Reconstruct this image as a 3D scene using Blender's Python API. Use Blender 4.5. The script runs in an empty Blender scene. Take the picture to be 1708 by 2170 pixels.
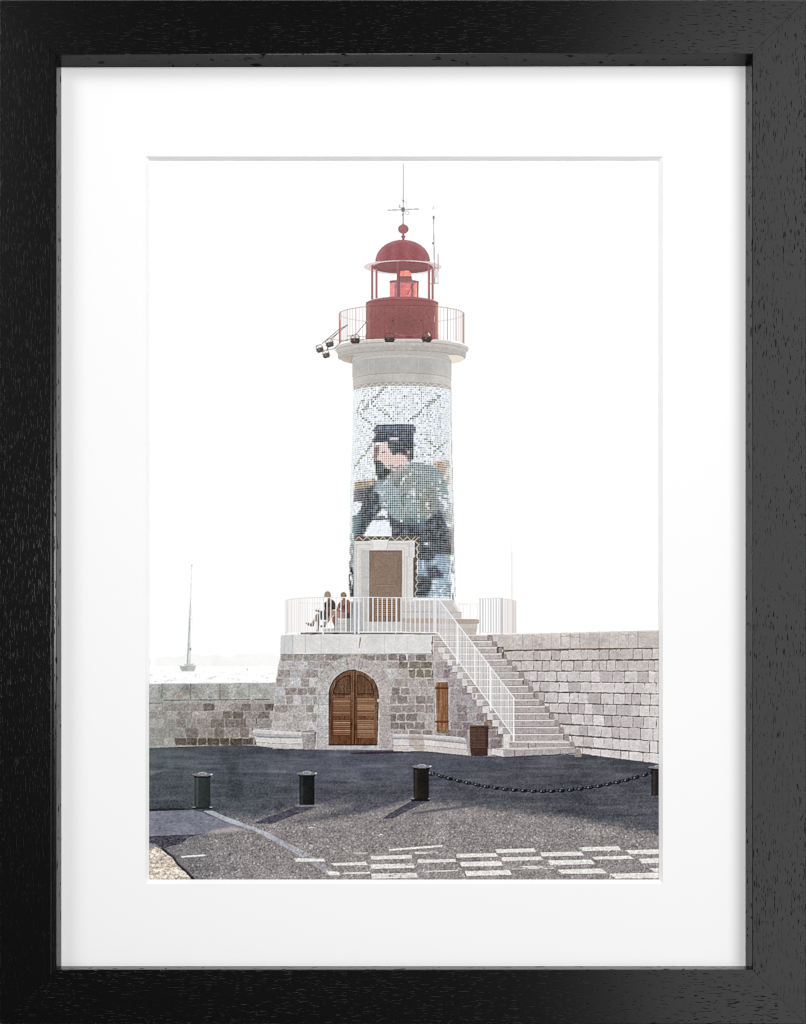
import numpy as np, math

# ---------------------------------------------------------------- the picture printed on the sheet
X0, Y0, X1, Y1 = 476, 510, 2164, 2882          # print sheet, in picture units (1 unit = 0.152 mm)
W, H = X1 - X0, Y1 - Y0
rng = np.random.default_rng(7)

def gauss(a, s):
    r = max(1, int(3 * s)); k = np.exp(-0.5 * (np.arange(-r, r + 1) / s) ** 2); k /= k.sum()
    p = np.pad(a, ((r, r), (0, 0)), mode='edge'); o = np.zeros_like(a)
    for i, w in enumerate(k): o += w * p[i:i + a.shape[0]]
    p = np.pad(o, ((0, 0), (r, r)), mode='edge'); q = np.zeros_like(a)
    for i, w in enumerate(k): q += w * p[:, i:i + a.shape[1]]
    return q

def upsample(a, h, w):
    y = np.linspace(0, a.shape[0] - 1.001, h); x = np.linspace(0, a.shape[1] - 1.001, w)
    yi = y.astype(int); xi = x.astype(int); fy = (y - yi)[:, None]; fx = (x - xi)[None]
    fy = fy * fy * (3 - 2 * fy); fx = fx * fx * (3 - 2 * fx)
    fy = fy.astype(np.float32); fx = fx.astype(np.float32)
    A = a[yi]; B = a[yi + 1]
    r0 = A[:, xi] * (1 - fx) + A[:, xi + 1] * fx; r1 = B[:, xi] * (1 - fx) + B[:, xi + 1] * fx
    return r0 * (1 - fy) + r1 * fy

def value(cell_y, cell_x):
    a = rng.standard_normal((int(H / cell_y) + 3, int(W / cell_x) + 3)).astype(np.float32)
    return upsample(a, H, W)

def unit(a):
    return ((a - a.mean()) / a.std()).astype(np.float32)

GR = unit(gauss(rng.standard_normal((H, W)).astype(np.float32), 1.15))                       # fine grain
GC = unit(value(4.5, 4.5) + 0.6 * GR)                                                        # coarse grain
GH = unit(value(3.2, 9) + 0.5 * GR)                                                          # flat pebbles
GA = unit(value(2.8, 4.6) + .55 * GR)                                                        # asphalt grain
CL = unit(value(60, 60) + .7 * value(26, 26) + .5 * value(12, 12))                           # clouds
CS = unit(value(11, 11) + .7 * value(5.5, 5.5))                                              # small mottling
ST = unit(value(9, 120) + .6 * value(4, 50))                                                 # horizontal streaks
VT = unit(value(90, 2.6) + .6 * value(30, 5))                                                # vertical wood grain
NH = unit(value(120, 120))
YY, XX = np.mgrid[0:H, 0:W].astype(np.float32); YY += Y0; XX += X0

img = np.full((H, W, 3), 255, np.float32)
ids = np.zeros((H, W), np.int16)
NAMES = ['print']; LABELS = {}

def new(name, label=None):
    NAMES.append(name); LABELS[len(NAMES) - 1] = label
    return len(NAMES) - 1

def box(pts, pad=1):
    p = np.asarray(pts, float)
    x0 = max(0, int(p[:, 0].min() - X0) - pad); x1 = min(W, int(p[:, 0].max() - X0) + pad + 2)
    y0 = max(0, int(p[:, 1].min() - Y0) - pad); y1 = min(H, int(p[:, 1].max() - Y0) + pad + 2)
    return slice(y0, max(y0, y1)), slice(x0, max(x0, x1))

def polymask(pts, sl):
    x = XX[sl]; y = YY[sl]; m = np.zeros(x.shape, bool); n = len(pts)
    for i in range(n):
        ax, ay = pts[i]; bx, by = pts[(i + 1) % n]
        if ay == by: continue
        c = ((ay > y) != (by > y)) & (x < (bx - ax) * (y - ay) / (by - ay) + ax)
        m ^= c
    return m

def put(sl, m, col, i=None, g=0, c=0, cs=0, s=0, v=0, h=0, al=1.0, tint=0):
    """colour the masked cells: base colour plus grain, cloud, mottling, streak, wood, pebble noise"""
    if m.size == 0 or not m.any(): return
    n = np.zeros(m.shape, np.float32)
    if g: n += .74 * g * GR[sl]
    if c: n += c * CL[sl]
    if cs: n += .75 * cs * CS[sl]
    if s: n += s * ST[sl]
    if v: n += v * VT[sl]
    if h: n += h * GH[sl]
    col = np.asarray(col, np.float32)
    t = col + n[..., None] if col.ndim == 1 else col + n[..., None]
    if tint:
        q = tint * NH[sl][..., None] * np.array([1, .1, -.9], np.float32); t = t + q
    a = (al * m.astype(np.float32) if not isinstance(al, np.ndarray) else al * m)[..., None]
    img[sl] = img[sl] * (1 - a) + t * a
    if i is not None: ids[sl][m] = i

def poly(pts, col, i=None, **k):
    sl = box(pts); m = polymask(pts, sl); put(sl, m, col, i, **k)

def rect(x0, y0, x1, y1, col, i=None, **k):
    poly([(x0, y0), (x1, y0), (x1, y1), (x0, y1)], col, i, **k)

def line(ax, ay, bx, by, w, col, i=None, w2=None, **k):
    w2 = w if w2 is None else w2
    dx, dy = bx - ax, by - ay; L = math.hypot(dx, dy) or 1; nx, ny = -dy / L / 2, dx / L / 2
    poly([(ax + nx * w, ay + ny * w), (bx + nx * w2, by + ny * w2), (bx - nx * w2, by - ny * w2), (ax - nx * w, ay - ny * w)], col, i, **k)

def path(pts, w, col, i=None, **k):
    for a, b in zip(pts[:-1], pts[1:]): line(*a, *b, w, col, i, **k)

def ell(cx, cy, rx, ry, col, i=None, r0=0.0, **k):
    sl = box([(cx - rx, cy - ry), (cx + rx, cy + ry)])
    d = ((XX[sl] - cx) / rx) ** 2 + ((YY[sl] - cy) / ry) ** 2
    put(sl, (d <= 1) & (d >= r0 * r0), col, i, **k)

def band(cx, rx, yt, at, yb, ab, col, i=None, x0=None, x1=None, **k):
    """a band of a round body: top and bottom edges bow upward by at / ab in the middle"""
    x0 = cx - rx if x0 is None else x0; x1 = cx + rx if x1 is None else x1
    sl = box([(x0, yt - at), (x1, max(yb, yb - ab))], 0)
    q = np.sqrt(np.clip(1 - ((XX[sl] - cx) / rx) ** 2, 0, 1)); x = XX[sl]; y = YY[sl]
    put(sl, (x >= x0) & (x <= x1) & (y >= yt - at * q) & (y <= yb - ab * q), col, i, **k)

def T(ox, oy, s):
    return lambda *p: [(ox + a / s, oy + b / s) for a, b in p]

def mixc(a, b, t): return tuple(a[j] * (1 - t) + b[j] * t for j in range(3))

def jit(a): return float(rng.uniform(-a, a))

def stone(p, col, i=None, edge=1.0, g=8, cs=7, rough=1.2, deep=46, lift=16):
    """one stone with uneven corners and sides, a lit upper left arris and a dark lower right one"""
    (ax, ay), (bx, by), (cx, cy), (dx, dy) = p
    pts = []
    for (ux, uy), (vx, vy) in (((ax, ay), (bx, by)), ((bx, by), (cx, cy)), ((cx, cy), (dx, dy)), ((dx, dy), (ax, ay))):
        n = max(2, int(math.hypot(vx - ux, vy - uy) / 9))
        for t in range(n):
            f = t / n; r = rough * (1.5 if t == 0 else 1)
            pts.append((ux + (vx - ux) * f + jit(r), uy + (vy - uy) * f + jit(r)))
    mx = sum(q[0] for q in pts) / len(pts); my = sum(q[1] for q in pts) / len(pts)
    if deep: poly([(x + 1.6 * edge, y + 1.9 * edge) for x, y in pts], (mixc(col, (30, 24, 24), .5)), i, al=deep / 60)
    if lift: poly(pts, tuple(c_ + lift for c_ in col), i, g=g)
    poly([(mx + (x - mx) * .95 + .5, my + (y - my) * .93 + .7) for x, y in pts], col, i, g=g, cs=cs)

def soft(sl, d, w):            # 0..1 soft step
    return 1 / (1 + np.exp(-np.clip(d / w, -30, 30)))
# ================================================================ far things: hills, sea, boat
SEA = new('sea'); HILL = new('hills')
sl = (slice(2080 - Y0, 2171 - Y0), slice(0, 930 - X0))
x, y = XX[sl], YY[sl]
hy = 2139 + 5 * np.sin(x / 37) + 3 * np.sin(x / 13 + 1) - 9 * np.exp(-((x - 790) / 70) ** 2)
put(sl, y > hy, (235, 236, 234), HILL, c=1.5, cs=1)
hy2 = 2098 + (x - 487) * .27 + 4 * np.sin(x / 21)
put(sl, (y > hy2) & (y <= hy), (246, 246, 245), HILL)
rect(480, 2171, 930, 2232, (248, 249, 249), SEA)
sl = (slice(2171 - Y0, 2230 - Y0), slice(0, 930 - X0))
rip = np.clip((unit(value(2.2, 16))[sl] + .5 * GR[sl] - 1.0), 0, 2) * np.clip((YY[sl] - 2175) / 30, 0, 1)
img[sl] -= (rip * 34)[..., None] * np.array([1, .97, .93], np.float32)
BOAT = new('sailboat', 'grey two masted sailboat lying on the pale sea beyond the low wall')
P = T(480, 1780, 3.1)
poly(P((330, 1205), (360, 1212), (405, 1200), (470, 1207), (490, 1200), (484, 1238), (470, 1262), (348, 1262), (333, 1240)), (176, 178, 175), BOAT, g=6)
poly(P((350, 1225), (405, 1206), (405, 1262), (352, 1260)), (158, 161, 158), BOAT, g=6)
poly(P((372, 1188), (470, 1186), (470, 1200), (372, 1202)), (196, 196, 190), BOAT, g=6)
line(*P((345, 1262))[0], *P((480, 1262))[0], 2, (205, 205, 200), BOAT)
for a, b, w1, w2, c1 in (((406, 1190), (437, 540), 5.5, 2.2, (164, 169, 172)), ((437, 540), (449, 195), 2.2, 1.2, (205, 208, 210)),
                         ((429, 1185), (434, 750), 3.2, 1.6, (184, 187, 189)), ((434, 750), (446, 620), 1.6, 1.2, (215, 216, 217))):
    line(*P(a)[0], *P(b)[0], w1, c1, BOAT, w2=w2)
ell(*P((433, 1040))[0], 3.4, 5, (140, 142, 140), BOAT)
line(*P((410, 738))[0], *P((452, 738))[0], 1.5, (170, 172, 172), BOAT)
line(*P((449, 188))[0], *P((449, 204))[0], 2.6, (150, 152, 150), BOAT)
line(*P((488, 1200))[0], *P((446, 640))[0], .7, (232, 232, 232), BOAT)
line(*P((338, 1205))[0], *P((425, 700))[0], .7, (236, 236, 236), BOAT)
BUOY = new('buoy', 'small dark channel marker on the water right of the sailboat')
poly(P((1005, 1255), (1008, 1235), (1012, 1235), (1015, 1255)), (150, 150, 148), BUOY)
MAST = new('flagpole', 'thin pale mast rising behind the right end of the white terrace railing')
line(1668.8, 1756, 1668.8, 1962, 1.4, (216, 208, 204), MAST, w2=2.4)

# ================================================================ ground
GND = new('asphalt')
sl = (slice(2400 - Y0, H), slice(0, W)); x, y = XX[sl], YY[sl]
base = np.zeros(x.shape + (3,), np.float32)
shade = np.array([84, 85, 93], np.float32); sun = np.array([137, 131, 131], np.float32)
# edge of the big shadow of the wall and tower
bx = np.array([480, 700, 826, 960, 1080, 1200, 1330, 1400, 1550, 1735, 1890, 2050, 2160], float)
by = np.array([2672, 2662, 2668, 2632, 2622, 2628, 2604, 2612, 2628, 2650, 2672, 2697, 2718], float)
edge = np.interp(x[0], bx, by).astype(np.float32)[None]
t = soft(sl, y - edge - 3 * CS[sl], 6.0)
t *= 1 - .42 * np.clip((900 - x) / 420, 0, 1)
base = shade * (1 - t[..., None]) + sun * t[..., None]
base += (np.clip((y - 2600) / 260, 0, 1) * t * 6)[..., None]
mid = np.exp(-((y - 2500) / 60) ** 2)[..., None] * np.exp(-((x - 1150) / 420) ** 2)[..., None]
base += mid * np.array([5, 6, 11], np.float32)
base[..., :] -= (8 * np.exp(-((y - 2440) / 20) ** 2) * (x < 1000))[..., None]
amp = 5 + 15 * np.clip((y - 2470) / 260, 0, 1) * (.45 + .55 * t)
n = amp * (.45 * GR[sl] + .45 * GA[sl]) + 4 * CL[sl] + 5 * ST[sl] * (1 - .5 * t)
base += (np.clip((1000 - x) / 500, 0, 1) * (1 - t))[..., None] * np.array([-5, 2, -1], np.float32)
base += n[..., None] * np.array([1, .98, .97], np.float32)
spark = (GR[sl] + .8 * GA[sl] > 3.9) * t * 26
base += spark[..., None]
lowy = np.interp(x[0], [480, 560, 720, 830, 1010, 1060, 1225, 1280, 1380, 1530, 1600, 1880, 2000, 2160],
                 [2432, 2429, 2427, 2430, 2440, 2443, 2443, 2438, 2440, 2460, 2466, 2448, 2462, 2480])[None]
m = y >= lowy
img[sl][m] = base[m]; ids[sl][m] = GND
# kerb dust along the foot of the walls
for xa, ya, xb, yb in ((480, 2433, 560, 2431), (560, 2431, 720, 2428), (990, 2441, 1280, 2444)):
    line(xa, ya, xb, yb, 4, (140, 138, 142), GND, g=12, al=.75)
P = T(480, 2380, 2.135); Q = T(1260, 2380, 1.8978)
# long soft shadow shapes between the bollards, sun gaps
def softpoly(pts, col, al, w=4, **k):
    sl = box(pts, int(4 * w)); m = polymask(pts, sl).astype(np.float32); m = gauss(m, w)
    put(sl, m > .01, col, None, al=al * m, **k)
softpoly(P((1070, 545), (1200, 505), (1450, 455), (1475, 462), (1240, 530), (1000, 600), (940, 600)), (122, 118, 124), .55, 5, h=12)
softpoly(P((1180, 600), (1450, 520), (1708, 470), (1860, 455), (1708, 520), (1480, 580), (1050, 650), (980, 640)), (82, 82, 94), .75, 5, h=9)
softpoly(P((15, 278), (160, 274), (70, 296), (15, 314)), (120, 121, 124), .7, 2.5, g=6)
softpoly(P((600, 330), (800, 345), (760, 352), (590, 338)), (104, 105, 116), .5, 3)
softpoly(P((1000, 240), (1600, 262), (1590, 282), (1050, 262)), (104, 106, 122), .45, 5)
poly(P((735, 650), (870, 650), (1150, 545), (1172, 528), (1050, 528), (820, 612)), (72, 72, 86), GND, h=8, g=4, al=.85)
poly(Q((-30, 548), (40, 545), (130, 500), (262, 438), (150, 438), (60, 490)), (72, 72, 86), GND, h=8, g=4, al=.85)
softpoly(Q((150, 512), (300, 488), (545, 462), (560, 468), (330, 500), (160, 522)), (84, 82, 92), .8, 2)
# grey patch, sunlit strip, dark scar
DRV = new('concrete_patch')
poly(P((0, 562), (290, 552), (380, 570), (520, 628), (690, 690), (600, 706), (380, 722), (0, 738)), (126, 127, 141), DRV, h=7, cs=3, c=3)
softpoly(P((390, 722), (470, 690), (600, 672), (700, 694), (600, 708)), (176, 166, 160), .9, 3, g=8)
poly(P((0, 546), (240, 540), (300, 548), (290, 556), (0, 566)), (46, 46, 50), GND, g=8, al=.85)
poly(P((0, 736), (380, 722), (300, 742), (230, 790), (120, 820), (90, 812), (50, 790), (0, 780)), (66, 63, 74), GND, h=13, g=6, al=.8)
SAND = new('sandy_verge')
sd = [(0, 800), (50, 812), (95, 822), (140, 868), (170, 880), (200, 930), (260, 985), (330, 1060), (0, 1070)]
poly(P(*sd), (203, 190, 176), SAND, h=20, s=9, g=9)
poly(P((0, 790), (60, 800), (50, 818), (0, 826)), (140, 140, 152), SAND, g=8)
path(P((95, 815), (150, 862), (180, 880), (215, 935), (275, 985), (335, 1050)), 9, (50, 46, 56), GND, g=14, al=.85)
# painted line, worn
LINE = new('painted_line')
sl = box(P((380, 555), (1400, 1030)))
pm = polymask(P((388, 562), (455, 560), (520, 590), (700, 660), (840, 712), (960, 775), (1120, 858), (1345, 1010), (1262, 1010), (1040, 860), (850, 755), (730, 692), (560, 640)), sl)
yy = (YY[sl] - P((0, 560))[0][1]) / (P((0, 1010))[0][1] - P((0, 560))[0][1])
wear = soft(sl, 1.35 - 1.9 * yy - .55 * GC[sl] - .2 * CS[sl], .22) + .55 * soft(sl, yy - .86, .05)
put(sl, pm & (wear > .25), (178, 180, 191), LINE, g=9, c=4, al=np.clip(wear, 0, .92))
# checkered crossing marks
def paint_mark(pts, al, col=(224, 221, 216)):
    CHK = new('checkered_marking')
    sl = box(pts, 4); m = polymask([(a + jit(1.2), b + jit(.8)) for a, b in pts], sl)
    keep = soft(sl, (al - .5) * 4.2 + .2 - .75 * GH[sl] * (1.25 - al) - .7 * ST[sl] * (1.2 - al) + .8, .35)
    mm = gauss(m.astype(np.float32), .8)
    put(sl, (mm > .3) & (keep > .35), col, CHK, g=8, h=6, al=np.clip(keep * mm, 0, .96))
for pts, al in (
    (((670, 735), (910, 730), (925, 752), (680, 758)), .95), (((950, 755), (1205, 750), (1220, 773), (965, 780)), .95),
    (((1190, 725), (1430, 717), (1455, 742), (1215, 748)), .95), (((1475, 742), (1720, 736), (1720, 765), (1505, 768)), 1.0),
    (((430, 765), (675, 760), (690, 783), (435, 788)), .85), (((710, 785), (955, 780), (970, 803), (715, 808)), .95),
    (((995, 803), (1265, 800), (1290, 828), (1015, 832)), .98), (((1270, 782), (1500, 774), (1530, 795), (1290, 800)), .62),
    (((1555, 795), (1720, 790), (1720, 820), (1580, 825)), .98), (((450, 815), (705, 810), (720, 837), (460, 842)), .92),
    (((190, 800), (425, 795), (430, 815), (195, 822)), .55), (((-98, 777), (155, 772), (158, 794), (-96, 802)), .72),
    (((-98, 830), (165, 822), (175, 850), (-94, 857)), .66), (((-96, 888), (185, 880), (198, 912), (-92, 918)), .5),
    (((485, 872), (760, 865), (775, 893), (495, 900)), .95), (((1055, 862), (1330, 855), (1365, 885), (1085, 888)), .92),
    (((1625, 852), (1720, 850), (1720, 882), (1660, 878)), .98), (((1380, 888), (1720, 880), (1720, 914), (1415, 916)), .93),
    (((750, 840), (1020, 836), (1040, 858), (770, 862)), .36), (((170, 752), (260, 744), (330, 760), (180, 766)), .36),
    (((210, 872), (440, 862), (445, 870), (215, 880)), .45), (((10, 737), (130, 724), (348, 708), (346, 721), (200, 734), (20, 745)), .78)):
    paint_mark(Q(*pts), al)
for pts, al in ((((1025, 893), (1225, 893), (1242, 912), (1040, 916)), .72), (((1275, 925), (1520, 915), (1532, 936), (1300, 942)), .74),
                (((1430, 855), (1530, 850), (1535, 858), (1440, 862)), .5), (((233, 876), (405, 862), (405, 874), (240, 886)), .8),
                (((1245, 978), (1330, 984), (1345, 1010), (1262, 1006)), .7), (((1340, 990), (1550, 985), (1552, 998), (1350, 1002)), .4),
                (((1125, 676), (1160, 674), (1160, 680), (1127, 682)), .9), (((1615, 722), (1635, 720), (1635, 728), (1616, 730)), .9)):
    paint_mark(P(*pts), al)
# drain cover in the shade before the door
D4 = T(880, 1880, 2.7548)
DRAIN = new('drain_cover', 'long dark flat patch on the asphalt before the arched door')
poly(D4((705, 1583), (860, 1570), (1240, 1564), (1296, 1577), (1010, 1589), (745, 1594)), (62, 52, 66), DRAIN, g=6)

# ================================================================ low quay wall at the left
QW = new('quay_wall')
Z = T(480, 1780, 3.1)
poly(Z((0, 1390), (1312, 1379), (1300, 1480), (1275, 1600), (1270, 2010), (800, 2010), (0, 2038)), (164, 158, 152), QW, g=13, cs=5, c=3)
poly(Z((0, 1391), (1312, 1380), (1290, 1550), (0, 1590)), (163, 163, 160), QW, g=13, cs=6, c=6)
poly(Z((0, 1391), (1312, 1380), (1311, 1388), (0, 1399)), (176, 176, 172), QW, g=6)
for xj in (148, 437, 735, 1027):
    line(*Z((xj, 1388), )[0], *Z((xj, 1550))[0], 2.2 if xj > 700 else 3, (112, 112, 106), QW, g=12)
path(Z((160, 1556), (600, 1554), (1030, 1551)), 2.8, (62, 56, 50), QW, g=12)
path(Z((1085, 1549), (1240, 1549)), 3, (70, 60, 52), QW, g=12)
path(Z((0, 1592), (160, 1588)), 5, (112, 114, 110), QW, g=8)
for cx, cy, rx, ry, col, al in ((425, 1440, 26, 14, (96, 92, 88), .6), (310, 1512, 22, 8, (150, 120, 100), .55), (150, 1450, 16, 22, (120, 122, 115), .5),
                                (760, 1480, 16, 28, (134, 126, 112), .45), (470, 1480, 22, 14, (130, 128, 122), .5)):
    a, b = Z((cx, cy))[0]; sl = box([(a - 3 * rx, b - 3 * ry), (a + 3 * rx, b + 3 * ry)])
    w = al * np.exp(-((XX[sl] - a) / rx) ** 2 - ((YY[sl] - b) / ry) ** 2 + .3 * CS[sl]); put(sl, ids[sl] == QW, col, None, g=12, al=np.clip(w, 0, .8))
rows = [(1590, 1660), (1668, 1740), (1746, 1832), (1838, 1930), (1940, 2008)]
for r, (ya, yb) in enumerate(rows):
    xs = -30 + rng.uniform(0, 60)
    while xs < 1262:
        w_ = rng.uniform(95, 155); xe = min(xs + w_, 1268)
        if xe - xs > 35:
            d = rng.random(); warm = np.clip((xs - 200) / 400, 0, 1)
            c_ = mixc((142, 140, 133), (150, 141, 137), warm)
            if xs > 250 and d < .16 + .14 * r: c_ = mixc((134, 124, 117), (112, 101, 95), rng.random())
            elif d > .78: c_ = (166, 161, 158)
            if r == 4 and xs > 250: c_ = mixc((96, 84, 76), (88, 78, 70), rng.random())
            tilt = -(xs - 640) * .0
            stone(Z((xs + 5, ya), (xe - 3, ya), (xe - 3, yb), (xs + 5, yb)), c_, QW, g=14, cs=5, rough=1.5, deep=20, lift=10)
        xs = xe
path(Z((1275, 1590), (1270, 1650), (1258, 1660)), 3, (40, 34, 32), QW)
path(Z((1104, 1740), (1104, 1800)), 3.4, (50, 42, 40), QW)
path(Z((1062, 1835), (1062, 1870)), 3, (60, 50, 48), QW)

# ================================================================ sea wall at the right
SW = new('sea_wall')
Z = T(1600, 2000, 3.05)
poly(Z((-60, 215), (130, 205), (1720, 163), (1720, 1500), (1660, 1488), (850, 1386), (760, 1200), (500, 880), (200, 440), (130, 360), (-60, 330)), (128, 119, 117), SW, g=11, cs=5)
poly(Z((-160, 212), (130, 204), (1720, 163), (1720, 340), (885, 345), (640, 352), (130, 362), (130, 328), (-160, 328)), (187, 179, 174), SW, g=7, cs=4, c=6)
poly(Z((130, 204), (1720, 163), (1720, 177), (130, 216)), (206, 200, 196), SW, g=4)
for k, xj in enumerate((222, 318, 410, 505, 603, 698, 790, 884, 980, 1078, 1180, 1270, 1368, 1464, 1650)):
    dk = xj in (318, 410, 698, 884, 1078, 1464)
    line(*Z((xj + jit(3), 212 - (xj - 130) * .027))[0], *Z((xj + jit(4), 350 - xj * .004))[0], 1.8 if dk else 1.3, (120, 108, 102) if dk else (160, 150, 144), SW, g=8)
path(Z((130, 366), (400, 362), (640, 356), (900, 350), (1300, 348), (1720, 343)), 5, (108, 92, 74), SW, g=14, al=.85)
path(Z((150, 372), (420, 368)), 4, (120, 100, 70), SW, g=14, al=.6)
for q in (((700, 228), (780, 222), (830, 236), (880, 232)), ((415, 215), (450, 228), (490, 240)), ((250, 318), (275, 305), (300, 325)), ((1290, 205), (1340, 212), (1400, 205), (1420, 196)),
          ((430, 325), (480, 308), (505, 300)), ((1420, 200), (1440, 230)), ((1500, 330), (1560, 322), (1600, 330))):
    path(Z(*q), 1.5, (120, 106, 98), SW, g=12, al=.8)
crs = [((130, 378), 350, 465, 452), ((190, 475), 468, 565, 570), ((290, 578), 575, 668, 685), ((330, 680), 692, 768, 795), ((440, 785), 805, 880, 908),
       ((510, 890), 920, 978, 1025), ((600, 995), 1035, 1085, 1145), ((690, 1105), 1150, 1195, 1265), ((730, 1215), 1275, 1305, 1385), ((845, 1335), 1395, 1385, 1490)]
for r, ((xl, yl), yr, bl, br) in enumerate(crs):
    xs = xl
    f = lambda x, a, b: a + (b - a) * (x - xl) / (1665 - xl)
    while xs < 1700:
        w_ = rng.uniform(58, 128) * (1 + .012 * r); xe = xs + w_
        d = rng.random(); sh = rng.normal(0, 5)
        c_ = (197 + sh, 192 + sh, 191 + sh) if d > .2 else (182 + sh, 175 + sh, 175 + sh)
        if r < 2: c_ = mixc(c_, (186, 178, 172), .5)
        if r > 7: c_ = tuple(v + 5 for v in c_)
        gap = 7 if rng.random() < .6 else 3
        stone(Z((xs + 3, f(xs, yl, yr) + jit(3)), (xe - gap + 2, f(xe, yl, yr) + jit(3)), (xe - gap + 2, f(xe, bl, br) - 3), (xs + 3, f(xs, bl, br) - 3)), c_, SW, g=6, cs=5, rough=1.1, deep=56, lift=12)
        xs = xe
    path([Z((xx_, f(xx_, bl, br) + 5))[0] for xx_ in np.linspace(xl + 20, 1700, 12)], 2.8, (84, 75, 75), SW, g=12, al=.85)

# ================================================================ stone base of the lighthouse
BASE = new('stone_base')
B = T(880, 1880, 2.7548); S5 = T(1360, 1900, 2.8467)
out = B((97, 690), (1460, 690)) + S5((150, 640), (800, 1400), (800, 1540), (690, 1600)) + B((1300, 1560), (1100, 1550), (960, 1552), (500, 1548), (300, 1548), (5, 1500), (5, 1370), (20, 1360), (38, 1100), (60, 900), (72, 800), (88, 740))
poly(out, (190, 184, 180), BASE, g=11, cs=3)
ycs = [694, 757, 826, 908, 992, 1062, 1145, 1222, 1300, 1372, 1450, 1548]
AC = (1153.5, 2265.0)                      # arch centre
for r in range(len(ycs) - 1):
    ya, yb = ycs[r], ycs[r + 1]
    xs = np.interp(ya, [697, 860, 960, 1100, 1360], [97, 62, 45, 38, 22]) - 2
    end = 1460 if r < 2 else 1480
    while xs < end:
        w_ = rng.uniform(60, 130); xe = min(xs + w_, end)
        (sx, sy) = B(((xs + xe) / 2, (ya + yb) / 2))[0]
        d = math.hypot(sx - AC[0], min(sy - AC[1], 0) * .98)
        if xe - xs > 22 and d > 118:
            q = rng.random(); right = xs > 1040
            sh = rng.normal(0, 8)
            c_ = (163 + sh, 156 + sh, 153 + sh)
            if not right:
                c_ = mixc(c_, (174, 173, 174), .6)
                if q < .22: c_ = (150, 143, 141)
                elif q > .82: c_ = (186, 184, 186)
                if r == 0: c_ = mixc(c_, (132, 124, 118), .7)
                if r == 4 and q < .6: c_ = (148, 138, 136)
            else:
                if q < .62: c_ = mixc((148, 139, 135), (126, 116, 112), rng.random())
                if r in (1, 2) and 1150 < xs < 1420 and q < .8: c_ = (128, 118, 108)
                if r == 6: c_ = (150, 138, 136)
                if r == 3: c_ = mixc(c_, (166, 158, 158), .6)
            if r >= 9: c_ = mixc(c_, (150, 140, 142), .5)
            stone(B((xs + 4, ya + 5), (xe - 4, ya + 5), (xe - 4, yb - 4), (xs + 4, yb - 4)), c_, BASE, g=15, cs=5, rough=1.7, deep=8, lift=7)
        xs = xe
# stones under the stair
poly(S5((150, 520), (650, 480), (1475, 1545), (1475, 1590), (700, 1600), (500, 1500), (150, 1500)), (182, 175, 173), BASE, g=12, cs=4)
for r in range(1, len(ycs) - 1):
    ya, yb = ycs[r], ycs[r + 1]; xs = 1484
    lim = np.interp(ya, [640, 1540], [1640, 2180])
    while xs < lim:
        w_ = rng.uniform(60, 115); xe = xs + w_
        if not (1484 <= (xs + xe) / 2 <= 1606 and 930 < (ya + yb) / 2 < 1392):
            sh = rng.normal(0, 5); c_ = (160 + sh, 153 + sh, 155 + sh) if rng.random() > .35 else (138, 126, 128)
            if xs > 1850: c_ = mixc(c_, (130, 116, 118), .6)
            stone(B((xs + 3, ya + 4), (xe - 3, ya + 4), (xe - 3, yb - 3), (xs + 3, yb - 3)), c_, BASE, g=14, cs=5, rough=1.4, deep=16, lift=7)
        xs = xe
# arch ring
def arc_pt(r, a): return (AC[0] + r * math.sin(a), AC[1] - r * math.cos(a) * 1.0)
angs = [-1.57, -1.12, -.66, -.2, .16, .6, 1.06, 1.57]
for a0, a1 in zip(angs[:-1], angs[1:]):
    ro = 128 if a0 < 0 else 124
    p = [arc_pt(82, a) for a in np.linspace(a0, a1, 6)] + [arc_pt(ro, a) for a in np.linspace(a1, a0, 6)]
    sh = rng.normal(0, 4); poly(p, (180 + sh, 176 + sh, 173 + sh) if a0 < -.3 else (176 + sh, 167 + sh, 167 + sh), BASE, g=13, cs=6)
    line(*arc_pt(84, a0), *arc_pt(ro, a0), 1.9, (116, 107, 106), BASE, g=12, al=.65)
path([arc_pt(128 if a < 0 else 124, a) for a in np.linspace(-1.57, 1.4, 24)], 1.9, (124, 115, 113), BASE, g=12, al=.55)
for s, xa, xb in ((-1, 1033, 1071), (1, 1235, 1273)):
    for k, (ya, yb) in enumerate(((2266, 2297), (2297, 2333), (2333, 2370), (2370, 2405), (2405, 2440))):
        sh = rng.normal(0, 4)
        c_ = (180 + sh, 177 + sh, 177 + sh) if s < 0 else (168 + sh, 160 + sh, 159 + sh)
        stone([(xa, ya + 1), (xb, ya + 1), (xb, yb - 2), (xa, yb - 2)], c_, BASE, g=14, cs=5, rough=1.2, deep=26, lift=7)
path(B((1032, 1060), (440, 1060))[1:] + B((430, 1360), (425, 1540)), 1.5, (110, 100, 100), BASE, al=.5)
line(*B((408, 1390))[0], *B((400, 1540))[0], 5, (84, 74, 74), BASE, g=14, al=.8)
path(B((1458, 690), (1466, 800), (1462, 900), (1474, 980), (1480, 1380)), 2.2, (120, 112, 110), BASE, g=18, al=.8)
path(B((680, 720), (690, 790), (700, 830)), 1.3, (120, 112, 110), BASE, g=18, al=.7)
path(B((845, 710), (830, 770), (815, 835)), 1.3, (100, 92, 92), BASE, g=18, al=.8)
poly(B((1218, 694), (1240, 694), (1234, 750), (1226, 742)), (206, 202, 198), BASE, g=10)
poly(B((1074, 1400), (1100, 1400), (1104, 1548), (1074, 1545)), (176, 166, 168), BASE, g=12)

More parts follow.
